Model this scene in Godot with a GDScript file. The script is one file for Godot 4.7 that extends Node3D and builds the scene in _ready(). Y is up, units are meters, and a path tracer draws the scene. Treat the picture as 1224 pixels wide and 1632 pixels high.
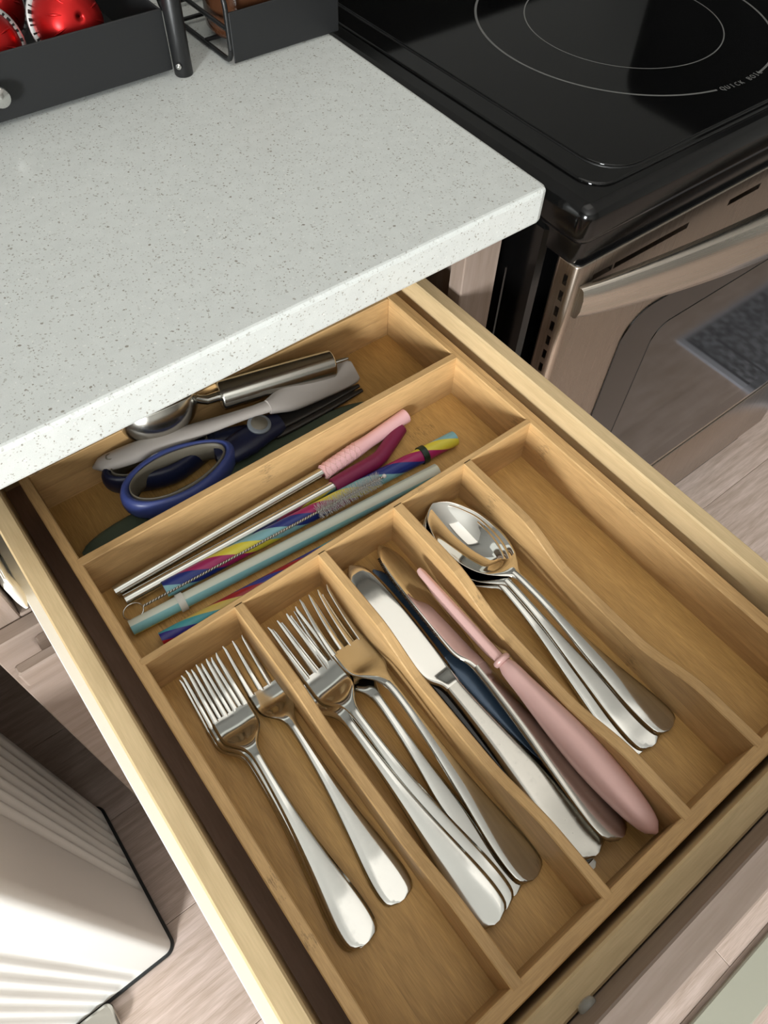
extends Node3D

# ---------------------------------------------------------------- mesh builder
class MB:
	var v := PackedVector3Array()
	var g := PackedInt32Array()
	var uvs := PackedVector2Array()
	var has_uv := false

	func tri(a: Vector3, b: Vector3, c: Vector3, s: int) -> void:
		v.append(a); v.append(b); v.append(c); g.append(s)
		if has_uv:
			uvs.append(Vector2.ZERO); uvs.append(Vector2.ZERO); uvs.append(Vector2.ZERO)

	func quad(a: Vector3, b: Vector3, c: Vector3, d: Vector3, s: int) -> void:
		tri(a, b, c, s); tri(a, c, d, s)

	# turn the closed piece that began at vertex `from` so that its front faces run clockwise
	func settle(from: int) -> void:
		var vol := 0.0
		var o := v[from]
		for i in range(from, v.size(), 3):
			vol += (v[i] - o).dot((v[i + 1] - o).cross(v[i + 2] - o))
		if vol > 0.0:
			for i in range(from, v.size(), 3):
				var t := v[i + 1]; v[i + 1] = v[i + 2]; v[i + 2] = t
				if has_uv:
					var q := uvs[i + 1]; uvs[i + 1] = uvs[i + 2]; uvs[i + 2] = q

	func loft(rings: Array, s: int = 0, capped: bool = true, uv_scale := Vector2.ZERO) -> void:
		var from := v.size()
		var n: int = rings[0].size()
		var along := 0.0
		for k in rings.size() - 1:
			var a: PackedVector3Array = rings[k]
			var b: PackedVector3Array = rings[k + 1]
			var step := (b[0] + b[n / 2] - a[0] - a[n / 2]).length() * 0.5
			for i in n:
				var j := (i + 1) % n
				quad(a[i], b[i], b[j], a[j], s)
				if has_uv:
					var u0 := along * uv_scale.x; var u1 := (along + step) * uv_scale.x
					var w0 := float(i) / n * uv_scale.y; var w1 := float(i + 1) / n * uv_scale.y
					var at := uvs.size() - 6
					uvs[at] = Vector2(u0, w0); uvs[at + 1] = Vector2(u1, w0); uvs[at + 2] = Vector2(u1, w1)
					uvs[at + 3] = Vector2(u0, w0); uvs[at + 4] = Vector2(u1, w1); uvs[at + 5] = Vector2(u0, w1)
			along += step
		if capped:
			for e in [0, rings.size() - 1]:
				var r: PackedVector3Array = rings[e]
				var m := Vector3.ZERO
				for p in r: m += p
				m /= n
				for i in n:
					if e == 0: tri(m, r[i], r[(i + 1) % n], 2)
					else: tri(m, r[(i + 1) % n], r[i], 3)
		settle(from)

	# box with bevelled edges, by its two corners
	func box(lo: Vector3, hi: Vector3, c: float = 0.001) -> void:
		c = minf(c, 0.45 * minf(hi.x - lo.x, minf(hi.y - lo.y, hi.z - lo.z)))
		var rings := []
		for k in 4:
			var y: float = [lo.y, lo.y + c, hi.y - c, hi.y][k]
			var i: float = c if k == 0 or k == 3 else 0.0
			var x0 := lo.x + i; var x1 := hi.x - i; var z0 := lo.z + i; var z1 := hi.z - i
			rings.append(PackedVector3Array([Vector3(x0 + c, y, z0), Vector3(x1 - c, y, z0), Vector3(x1, y, z0 + c), Vector3(x1, y, z1 - c), Vector3(x1 - c, y, z1), Vector3(x0 + c, y, z1), Vector3(x0, y, z1 - c), Vector3(x0, y, z0 + c)]))
		loft(rings, -1)

	# upright prism over a flat outline of (x, z), bevelled at top and bottom
	func slab(outline: PackedVector2Array, y0: float, y1: float, c: float = 0.001, s: int = -1, steps: int = 1) -> void:
		var from := v.size()
		var rings := []
		var n := outline.size()
		var low := []
		for k in steps + 1:
			var a := PI / 2 * k / steps
			low.append([y0 + c * (1.0 - cos(a)), c * (1.0 - sin(a))])
		for k in steps + 1:
			var a := PI / 2 * k / steps
			low.append([y1 - c * (1.0 - sin(a)), c * (1.0 - cos(a))])
		var turn := 0.0
		for i in n:
			turn += outline[i].cross(outline[(i + 1) % n])
		var side := 1.0 if turn > 0 else -1.0
		for l in low:
			var r := PackedVector3Array()
			for i in n:
				var p := outline[i]
				var e0 := (p - outline[(i + n - 1) % n]).normalized()
				var e1 := (outline[(i + 1) % n] - p).normalized()
				var n0 := Vector2(-e0.y, e0.x) * side
				var n1 := Vector2(-e1.y, e1.x) * side
				var m := (n0 + n1).normalized()
				var q := p + m * float(l[1]) / maxf(0.4, m.dot(n0))
				r.append(Vector3(q.x, l[0], q.y))
			rings.append(r)
		for k in rings.size() - 1:
			for i in n:
				var j := (i + 1) % n
				quad(rings[k][i], rings[k + 1][i], rings[k + 1][j], rings[k][j], s)
		for e in [0, rings.size() - 1]:
			var flat := PackedVector2Array()
			for p in rings[e]: flat.append(Vector2(p.x, p.z))
			var t := Geometry2D.triangulate_polygon(flat)
			for i in range(0, t.size(), 3):
				var a: Vector3 = rings[e][t[i]]; var b: Vector3 = rings[e][t[i + 1]]; var d: Vector3 = rings[e][t[i + 2]]
				var up := (b - a).cross(d - a).y > 0
				if (e == 0) == (up == (side > 0)): tri(a, d, b, 7 if s >= 0 else -1)
				else: tri(a, b, d, 7 if s >= 0 else -1)
		settle(from)

	func ring(c: Vector3, a: Vector3, b: Vector3, ra: float, rb: float, n: int) -> PackedVector3Array:
		var r := PackedVector3Array()
		for i in n:
			var t := TAU * i / n
			r.append(c + a * (cos(t) * ra) + b * (sin(t) * rb))
		return r

	func tube(path: Array, radius, n: int = 12, s: int = 0, flat: float = 1.0, uv_scale := Vector2.ZERO) -> void:
		var rings := []
		var last_up := Vector3.UP
		for k in path.size():
			var p: Vector3 = path[k]
			var d: Vector3 = (path[mini(k + 1, path.size() - 1)] - path[maxi(k - 1, 0)])
			d = d.normalized()
			var side := d.cross(last_up)
			if side.length() < 0.05: side = d.cross(Vector3.RIGHT)
			if side.length() < 0.05: side = d.cross(Vector3.FORWARD)
			side = side.normalized()
			var up := side.cross(d).normalized()
			last_up = up
			var rr: float = radius[k] if radius is Array else radius
			rings.append(ring(p, side, up, rr, rr * flat, n))
		loft(rings, s, true, uv_scale)

	# closed or open wire, pipe with a hole
	func pipe(path: Array, r0: float, r1: float, n: int, uv_scale := Vector2.ZERO) -> void:
		var a: Vector3 = path[0]
		var from := v.size()
		var rings := []
		var last_up := Vector3.UP
		var outer := []; var inner := []
		for k in path.size():
			var p: Vector3 = path[k]
			var d: Vector3 = (path[mini(k + 1, path.size() - 1)] - path[maxi(k - 1, 0)]).normalized()
			var side := d.cross(last_up).normalized()
			var up := side.cross(d).normalized()
			last_up = up
			outer.append(ring(p, side, up, r0, r0, n)); inner.append(ring(p, side, up, r1, r1, n))
		var m := path.size()
		for k in m - 1:
			for i in n:
				var j := (i + 1) % n
				quad(outer[k][i], outer[k + 1][i], outer[k + 1][j], outer[k][j], 0)
				if has_uv:
					var at := uvs.size() - 6
					var u0 := (path[k] as Vector3).distance_to(a) * uv_scale.x; var u1 := (path[k + 1] as Vector3).distance_to(a) * uv_scale.x
					var w0 := float(i) / n * uv_scale.y; var w1 := float(i + 1) / n * uv_scale.y
					uvs[at] = Vector2(u0, w0); uvs[at + 1] = Vector2(u1, w0); uvs[at + 2] = Vector2(u1, w1)
					uvs[at + 3] = Vector2(u0, w0); uvs[at + 4] = Vector2(u1, w1); uvs[at + 5] = Vector2(u0, w1)
				quad(inner[k][j], inner[k + 1][j], inner[k + 1][i], inner[k][i], 1)
		for i in n:
			var j := (i + 1) % n
			quad(outer[0][j], inner[0][j], inner[0][i], outer[0][i], 2)
			quad(outer[m - 1][i], inner[m - 1][i], inner[m - 1][j], outer[m - 1][j], 3)
		settle(from)

	# profile of (radius, height) turned round an axis
	func lathe(profile: Array, at: Vector3, axis: Vector3 = Vector3.UP, n: int = 32, s: int = 0) -> void:
		var a := axis.cross(Vector3.RIGHT if absf(axis.x) < 0.8 else Vector3.FORWARD).normalized()
		var b := axis.cross(a).normalized()
		var rings := []
		for p in profile: rings.append(ring(at + axis * float(p[1]), a, b, maxf(float(p[0]), 0.00002), maxf(float(p[0]), 0.00002), n))
		loft(rings, s)

	# flat bar of metal: stations are [x, half width, height, thickness, camber, sideways]; x runs along it
	func bar(stations: Array, n: int = 9, s: int = 0) -> void:
		var rings := []
		for t in stations:
			var r := PackedVector3Array()
			var hw: float = t[1]
			var off: float = t[5] if t.size() > 5 else 0.0
			for i in n:
				var u := -1.0 + 2.0 * i / (n - 1)
				u = signf(u) * pow(absf(u), 0.8)
				var e := 0.5 * float(t[3]) * (1.0 - pow(absf(u), 7.0))
				r.append(Vector3(t[0], float(t[2]) + e + float(t[4]) * (1.0 - u * u), hw * u + off))
			for i in range(n - 2, 0, -1):
				var u := -1.0 + 2.0 * i / (n - 1)
				u = signf(u) * pow(absf(u), 0.8)
				var e := 0.5 * float(t[3]) * (1.0 - pow(absf(u), 7.0))
				r.append(Vector3(t[0], float(t[2]) - e + float(t[4]) * (1.0 - u * u), hw * u + off))
			rings.append(r)
		loft(rings, s)

	func mesh(grain: int = 0, shift := Vector2.ZERO) -> ArrayMesh:
		var st := SurfaceTool.new()
		st.begin(Mesh.PRIMITIVE_TRIANGLES)
		for t in g.size():
			st.set_smooth_group(g[t] if g[t] >= 0 else -1)
			var n := (v[3 * t + 1] - v[3 * t]).cross(v[3 * t + 2] - v[3 * t]).abs()
			var d := n.max_axis_index()
			var a := grain if d != grain else (grain + 1) % 3
			var b := 3 - d - a
			for k in 3:
				var p := v[3 * t + k]
				if has_uv: st.set_uv(uvs[3 * t + k])
				else: st.set_uv(Vector2(p[a], p[b]) + shift + Vector2(0, 0.031 * d))
				st.add_vertex(p)
		st.generate_normals()
		return st.commit()


var M := {}
var used := {}
var rng := RandomNumberGenerator.new()

# ---------------------------------------------------------------- nodes
func numbered(called: String) -> String:
	var n: int = used.get(called, 0)
	used[called] = n + 1
	return called if n == 0 else "%s_%03d" % [called, n]

func tag(o: Node, label: String, category: String, group := "") -> Node:
	o.set_meta("label", label); o.set_meta("category", category)
	if group: o.set_meta("group", group)
	return o

func thing(called: String, label: String, category: String, at := Vector3.ZERO, group := "") -> Node3D:
	var o := Node3D.new()
	o.name = numbered(called); o.position = at
	add_child(o)
	tag(o, label, category, group)
	return o

func part(called: String, mesh: Mesh, mat: Material, parent: Node = self) -> MeshInstance3D:
	var o := MeshInstance3D.new()
	o.name = numbered(called) if parent == self else called
	o.mesh = mesh; o.material_override = mat
	o.cast_shadow = GeometryInstance3D.SHADOW_CASTING_SETTING_ON
	parent.add_child(o, true)
	return o

func built(called: String, b: MB, mat: Material, parent: Node = self, grain := 0) -> MeshInstance3D:
	return part(called, b.mesh(grain, Vector2(rng.randf(), rng.randf())), mat, parent)

func struct(called: String, b: MB, mat: Material, grain := 0) -> MeshInstance3D:
	var o := built(called, b, mat, self, grain)
	o.set_meta("kind", "structure")
	return o

func box_part(called: String, lo: Vector3, hi: Vector3, mat: Material, parent: Node = self, grain := 0, c := 0.001) -> MeshInstance3D:
	var b := MB.new(); b.box(lo, hi, c)
	return built(called, b, mat, parent, grain)

func rounded(x0: float, z0: float, x1: float, z1: float, r: float, n := 6) -> PackedVector2Array:
	var o := PackedVector2Array()
	for k in 4:
		var c := Vector2(x1 - r if k == 0 or k == 3 else x0 + r, z1 - r if k < 2 else z0 + r)
		for i in n + 1:
			var t := PI / 2 * k + PI / 2 * i / n
			o.append(c + Vector2(cos(t), sin(t)) * r)
	return o

# puts a piece of cutlery so that its own x axis runs from a (handle end) to b (tip)
func lay(o: Node3D, a: Vector3, b: Vector3, roll_deg := 0.0) -> void:
	var x := (b - a).normalized()
	var z := x.cross(Vector3.UP).normalized()
	var y := z.cross(x).normalized()
	o.transform = Transform3D(Basis(x, y, z) * Basis(Vector3.RIGHT, deg_to_rad(roll_deg)), a)

# ---------------------------------------------------------------- materials
func mat(called: String, c: Color, rough: float, metal := 0.0) -> StandardMaterial3D:
	var m := StandardMaterial3D.new()
	m.resource_name = called
	m.albedo_color = c; m.roughness = rough; m.metallic = metal
	M[called] = m
	return m

func tex(im: Image) -> ImageTexture:
	return ImageTexture.create_from_image(im)

func fast(seed_: int, freq: float, oct := 3) -> FastNoiseLite:
	var n := FastNoiseLite.new()
	n.noise_type = FastNoiseLite.TYPE_SIMPLEX_SMOOTH
	n.seed = seed_; n.frequency = freq; n.fractal_octaves = oct
	return n

# wood with its grain along u; strips of slightly different tone when laminated
func wood_image(w: int, h: int, base: Color, strips: int, strip_tone: float, streak: float, nodes: int, fine: float, seed_: int) -> Image:
	var im := Image.create(w, h, false, Image.FORMAT_RGB8)
	var nz := fast(seed_, 1.0, 3); var nf := fast(seed_ + 1, 1.0, 2)
	var r := RandomNumberGenerator.new(); r.seed = seed_
	var tones := []; var shifts := []
	for k in maxi(strips, 1):
		tones.append(r.randf_range(-strip_tone, strip_tone)); shifts.append(r.randf() * 90.0)
	for y in h:
		var k := int(float(y) / h * strips) if strips else 0
		var fr := fposmod(float(y) / h * strips, 1.0) if strips else 0.5
		var seam := -0.05 if strips and (fr < 0.03) else 0.0
		for x in w:
			# folds back on itself so that the repeat does not show
			var u := absf(float(x) / w * 2.0 - 1.0) * 3.0 + float(shifts[k])
			var a := nz.get_noise_2d(u * 0.9, y * 0.045 + float(shifts[k]))
			var b := nf.get_noise_2d(u * 4.0, y * 0.55)
			var t := 1.0 + float(tones[k]) + seam + streak * a + fine * b
			im.set_pixel(x, y, Color(base.r * t, base.g * pow(maxf(t, 0.01), 1.12), base.b * pow(maxf(t, 0.01), 1.35)))
	# bamboo nodes: a band of short dark dashes across one strip
	for q in nodes:
		var k := r.randi_range(0, strips - 1); var x0 := r.randi_range(10, w - 40)
		for d in 90:
			var y := int((k + r.randf()) * h / strips); var x := x0 + int(r.randfn(0.0, 7.0))
			for e in r.randi_range(2, 7):
				var xx := clampi(x + e, 0, w - 1); var yy := clampi(y, 0, h - 1)
				im.set_pixel(xx, yy, im.get_pixel(xx, yy) * 0.86)
	return im

func wood(called: String, im: Image, size: Vector2, rough: float, relief := 0.0) -> StandardMaterial3D:
	var m := mat(called, Color.WHITE, rough)
	m.albedo_texture = tex(im)
	m.uv1_scale = Vector3(1.0 / size.x, 1.0 / size.y, 1)
	m.metallic_specular = 0.4
	return m

func make_materials() -> void:
	# bamboo of the cutlery tray
	wood("bamboo", wood_image(768, 384, Color(0.765, 0.62, 0.425), 7, 0.045, 0.07, 5, 0.07, 11), Vector2(0.36, 0.14), 0.5)
	wood("bamboo_floor", wood_image(768, 1024, Color(0.73, 0.575, 0.345), 15, 0.035, 0.06, 7, 0.10, 23), Vector2(0.42, 0.36), 0.42)
	wood("pine", wood_image(512, 256, Color(0.80, 0.70, 0.535), 0, 0.0, 0.06, 0, 0.04, 37), Vector2(0.5, 0.12), 0.55)
	wood("drawer_base", wood_image(512, 256, Color(0.60, 0.485, 0.41), 0, 0.0, 0.06, 0, 0.05, 41), Vector2(0.5, 0.2), 0.6)
	wood("melamine", wood_image(512, 512, Color(0.575, 0.51, 0.465), 0, 0.0, 0.08, 0, 0.035, 53), Vector2(0.7, 0.3), 0.5)
	for k in 3:
		wood("plank_%d" % k, wood_image(512, 256, Color(0.78, 0.70, 0.65) * [1.0, 0.96, 1.03][k], 0, 0.0, 0.12, 0, 0.08, 61 + k), Vector2(0.9, 0.17), 0.55)
	# speckled quartz
	var q := Image.create(1024, 1024, false, Image.FORMAT_RGB8)
	var nz := fast(71, 0.012, 3); var nf := fast(72, 0.25, 2)
	for y in 1024:
		for x in 1024:
			var t := 1.0 + 0.02 * nz.get_noise_2d(x, y) + 0.035 * nf.get_noise_2d(x, y)
			q.set_pixel(x, y, Color(0.835 * t, 0.846 * t, 0.832 * t))
	var r := RandomNumberGenerator.new(); r.seed = 5
	for k in 5200:
		var c := Vector2(r.randf() * 1024, r.randf() * 1024)
		var big := r.randf()
		var a := r.randf_range(1.2, 3.0) * (1.0 + big * big * big); var b := a * r.randf_range(0.35, 0.8)
		var dir := Vector2.from_angle(r.randf() * PI)
		var dark := r.randf()
		var tone: Color = Color(0.50, 0.475, 0.43) if dark < 0.5 else (Color(0.66, 0.65, 0.62) if dark < 0.8 else Color(0.93, 0.93, 0.91))
		var al := r.randf_range(0.2, 0.8)
		for yy in range(-7, 8):
			for xx in range(-7, 8):
				var p := Vector2(xx, yy); var e := Vector2(p.dot(dir) / a, p.dot(dir.orthogonal()) / b)
				if e.length_squared() < 1.0:
					var X := posmod(int(c.x) + xx, 1024); var Y := posmod(int(c.y) + yy, 1024)
					q.set_pixel(X, Y, q.get_pixel(X, Y).lerp(tone, al))
	var m := mat("quartz", Color.WHITE, 0.22)
	m.albedo_texture = tex(q); m.uv1_triplanar = true; m.uv1_scale = Vector3.ONE * 5.0
	# metals
	var sp := Image.create(512, 512, false, Image.FORMAT_RGB8)
	var n1 := fast(81, 0.02, 4); var n2 := fast(82, 0.09, 2)
	for y in 512:
		for x in 512:
			var s := clampf(n1.get_noise_2d(x, y) * 1.6 - 0.25, 0, 1) * 0.5 + clampf(n2.get_noise_2d(x, y) * 2.5 - 1.0, 0, 1) * 0.4
			var t := 0.55 + 0.45 * s
			sp.set_pixel(x, y, Color(t, t, t))
	var spots := tex(sp)
	m = mat("polished_steel", Color(0.80, 0.80, 0.78), 0.19, 1.0)
	m.roughness_texture = spots; m.uv1_triplanar = true; m.uv1_scale = Vector3.ONE * 14.0
	m = mat("mirror_steel", Color(0.86, 0.855, 0.83), 0.09, 1.0)
	m.roughness_texture = spots; m.uv1_triplanar = true; m.uv1_scale = Vector3.ONE * 16.0
	m = mat("satin_steel", Color(0.74, 0.73, 0.70), 0.36, 1.0)
	m.roughness_texture = spots; m.uv1_triplanar = true; m.uv1_scale = Vector3.ONE * 14.0
	var br := Image.create(64, 512, false, Image.FORMAT_RGB8)
	var n3 := fast(83, 1.0, 2)
	for y in 512:
		for x in 64:
			var t := 0.86 + 0.14 * n3.get_noise_2d(x * 0.02, y * 0.6)
			br.set_pixel(x, y, Color(t, t, t))
	m = mat("brushed_steel", Color(0.66, 0.615, 0.57), 0.34, 1.0)
	m.roughness_texture = tex(br); m.uv1_scale = Vector3(2, 9, 1)
	m = mat("handle_steel", Color(0.80, 0.77, 0.73), 0.30, 1.0)
	m.roughness_texture = tex(br); m.uv1_scale = Vector3(2, 9, 1)
	mat("dark_steel", Color(0.34, 0.33, 0.32), 0.33, 1.0)
	mat("blade_grey", Color(0.30, 0.29, 0.28), 0.38, 0.8)
	# range
	mat("black_glass", Color(0.012, 0.012, 0.013), 0.05)
	mat("black_enamel", Color(0.022, 0.022, 0.023), 0.16)
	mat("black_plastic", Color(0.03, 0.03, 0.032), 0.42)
	mat("ring_print", Color(0.42, 0.42, 0.41), 0.4)
	m = mat("oven_glass", Color(0.05, 0.045, 0.042), 0.06)
	m.metallic_specular = 0.75
	m = mat("oven_glass_frame", Color(0.03, 0.027, 0.026), 0.12)
	m.metallic_specular = 0.6
	# painted and moulded things
	mat("white_bin", Color(0.90, 0.895, 0.875), 0.5)
	mat("dark_rubber", Color(0.10, 0.115, 0.12), 0.6)
	mat("white_epoxy", Color(0.93, 0.925, 0.90), 0.4)
	m = mat("black_coat", Color(0.105, 0.108, 0.112), 0.55)
	mat("black_tube", Color(0.075, 0.077, 0.08), 0.42)
	mat("tray_liner", Color(0.05, 0.05, 0.052), 0.8)
	m = mat("red_foil", Color(0.80, 0.15, 0.15), 0.33, 0.8)
	m = mat("silver_foil", Color(0.82, 0.82, 0.82), 0.3, 0.9)
	mat("code_black", Color(0.06, 0.06, 0.065), 0.5)
	m = mat("knob_chrome", Color(0.85, 0.85, 0.84), 0.15, 1.0)
	mat("navy", Color(0.095, 0.115, 0.22), 0.38)
	m = mat("scissor_blue", Color(0.24, 0.29, 0.52), 0.36)
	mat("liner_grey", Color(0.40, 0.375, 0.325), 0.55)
	mat("pivot_grey", Color(0.45, 0.47, 0.49), 0.4)
	mat("spatula_grey", Color(0.63, 0.60, 0.575), 0.5)
	mat("dark_green", Color(0.29, 0.33, 0.27), 0.45)
	m = mat("slate_blue", Color(0.25, 0.32, 0.40), 0.22, 0.35)
	mat("gloss_black", Color(0.012, 0.012, 0.013), 0.18)
	m = mat("pink_coat", Color(0.85, 0.69, 0.665), 0.40, 0.25)
	mat("pink_silicone", Color(0.90, 0.71, 0.72), 0.5)
	mat("pink_sleeve", Color(0.86, 0.69, 0.68), 0.6)
	mat("magenta_silicone", Color(0.46, 0.055, 0.25), 0.5)
	mat("green_band", Color(0.05, 0.16, 0.11), 0.45)
	mat("white_band", Color(0.82, 0.82, 0.79), 0.45)
	m = mat("bristle", Color(0.80, 0.80, 0.80), 0.5)
	mat("white_bead", Color(0.88, 0.87, 0.86), 0.4)
	mat("wall_paint", Color(0.60, 0.60, 0.585), 0.85)
	mat("backsplash", Color(0.50, 0.50, 0.49), 0.5)
	mat("ceiling_paint", Color(0.86, 0.86, 0.85), 0.9)
	mat("frame_white", Color(0.88, 0.88, 0.87), 0.5)
	mat("sage_metal", Color(0.66, 0.655, 0.59), 0.5)
	m = mat("clear_glass", Color(1, 1, 1, 0.06), 0.03); m.transparency = BaseMaterial3D.TRANSPARENCY_ALPHA
	mat("amber_glass", Color(0.27, 0.165, 0.105), 0.14)
	m = mat("clear_rubber", Color(0.86, 0.86, 0.83, 0.35), 0.15); m.refraction_enabled = true; m.refraction_scale = 0.045; m.transparency = BaseMaterial3D.TRANSPARENCY_ALPHA
	m = mat("added_lamp_glow", Color(1, 1, 1), 0.6); m.emission_enabled = true; m.emission = Color(1.0, 0.97, 0.92); m.emission_energy_multiplier = 0.34  # glow of the added ceiling lamp
	# printed straws: stripes that wind round (v) along (u)
	var cols := [Color(0.50, 0.70, 0.74), Color(0.09, 0.17, 0.48), Color(0.62, 0.11, 0.37), Color(0.85, 0.80, 0.27)]
	M["swirl"] = stripes("swirl", cols)
	M["candy"] = stripes("candy", [Color(0.50, 0.72, 0.74), Color(0.82, 0.84, 0.79), Color(0.72, 0.75, 0.72), Color(0.80, 0.82, 0.78), Color(0.82, 0.76, 0.34)])
	M["rainbow"] = stripes("rainbow", [Color(0.62, 0.10, 0.14), Color(0.18, 0.16, 0.50), Color(0.28, 0.62, 0.66), Color(0.82, 0.72, 0.36), Color(0.62, 0.10, 0.14), Color(0.20, 0.22, 0.55)])
	# rug: a faded woven pattern
	var rg := Image.create(256, 384, false, Image.FORMAT_RGB8)
	var n4 := fast(91, 0.07, 3); var n5 := fast(92, 0.3, 2)
	for y in 384:
		for x in 256:
			var t := 0.50 + 0.15 * signf(n4.get_noise_2d(absf(x - 128.0), absf(y - 192.0)) - 0.05) * 0.5 + 0.10 * n5.get_noise_2d(x, y)
			var e := mini(mini(x, 255 - x), mini(y, 383 - y))
			if e < 8: t = 0.74
			elif e < 12 or (e > 38 and e < 42): t = 0.36
			elif e < 38: t += 0.12 * signf(sin(x * 0.35) * sin(y * 0.35)) * 0.5
			rg.set_pixel(x, y, Color(t, t * 1.01, t * 1.06))
	m = mat("rug_weave", Color.WHITE, 0.95)
	m.albedo_texture = tex(rg)

func stripes(called: String, cols: Array) -> StandardMaterial3D:
	var n := cols.size()
	var im := Image.create(16, n * 24, false, Image.FORMAT_RGB8)
	for y in n * 24:
		for x in 16: im.set_pixel(x, y, cols[y / 24])
	# the stripes run across u + v, so the texture is laid skewed by the straw's own coordinates
	var m := mat(called, Color.WHITE, 0.38)
	m.albedo_texture = tex(im)
	return m

# ---------------------------------------------------------------- scene
func _ready() -> void:
	rng.seed = 7
	var cam := Camera3D.new()
	cam.name = "camera"
	cam.fov = 69.57; cam.near = 0.02; cam.far = 40.0
	cam.transform = Transform3D(Basis(Vector3(0.791154, 0.027433, 0.611002), Vector3(0.493830, 0.560735, -0.664611), Vector3(-0.360843, 0.827541, 0.430080)).orthonormalized(), Vector3(-0.3212, 1.2220, 0.3901))
	add_child(cam)
	cam.current = true
	var we := WorldEnvironment.new()
	we.name = "environment"
	var env := Environment.new()
	env.background_mode = Environment.BG_SKY
	var sky := Sky.new(); var sm := ProceduralSkyMaterial.new()
	sm.sky_top_color = Color(0.62, 0.74, 0.90); sm.sky_horizon_color = Color(0.90, 0.93, 0.96)
	sm.ground_bottom_color = Color(0.45, 0.44, 0.42); sm.ground_horizon_color = Color(0.75, 0.76, 0.76)
	sm.sky_energy_multiplier = 1.6
	sky.sky_material = sm
	env.sky = sky
	env.tonemap_mode = Environment.TONE_MAPPER_LINEAR
	env.tonemap_exposure = 1.0
	env.sdfgi_enabled = true; env.ssao_enabled = true; env.ssil_enabled = true
	we.environment = env
	add_child(we)
	# daylight at the window in the left wall
	var day := AreaLight3D.new()
	day.name = "window_daylight"
	day.area_size = Vector2(0.56, 0.62)
	day.position = Vector3(-2.16, 1.30, 1.62)
	day.rotation = Vector3(0, -PI / 2, 0)
	day.light_color = Color(0.985, 1.0, 1.0)
	day.light_energy = 13.0
	day.shadow_enabled = true; day.area_range = 12.0; day.area_attenuation = 2.0
	add_child(day)

	make_materials()
	room()
	cabinet_and_drawer()
	shading_cabinet()
	counter()
	tray()
	range_cooker()
	far_counter()
	bin()
	rack()
	cutlery()
	utensils()
	straws()

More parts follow.
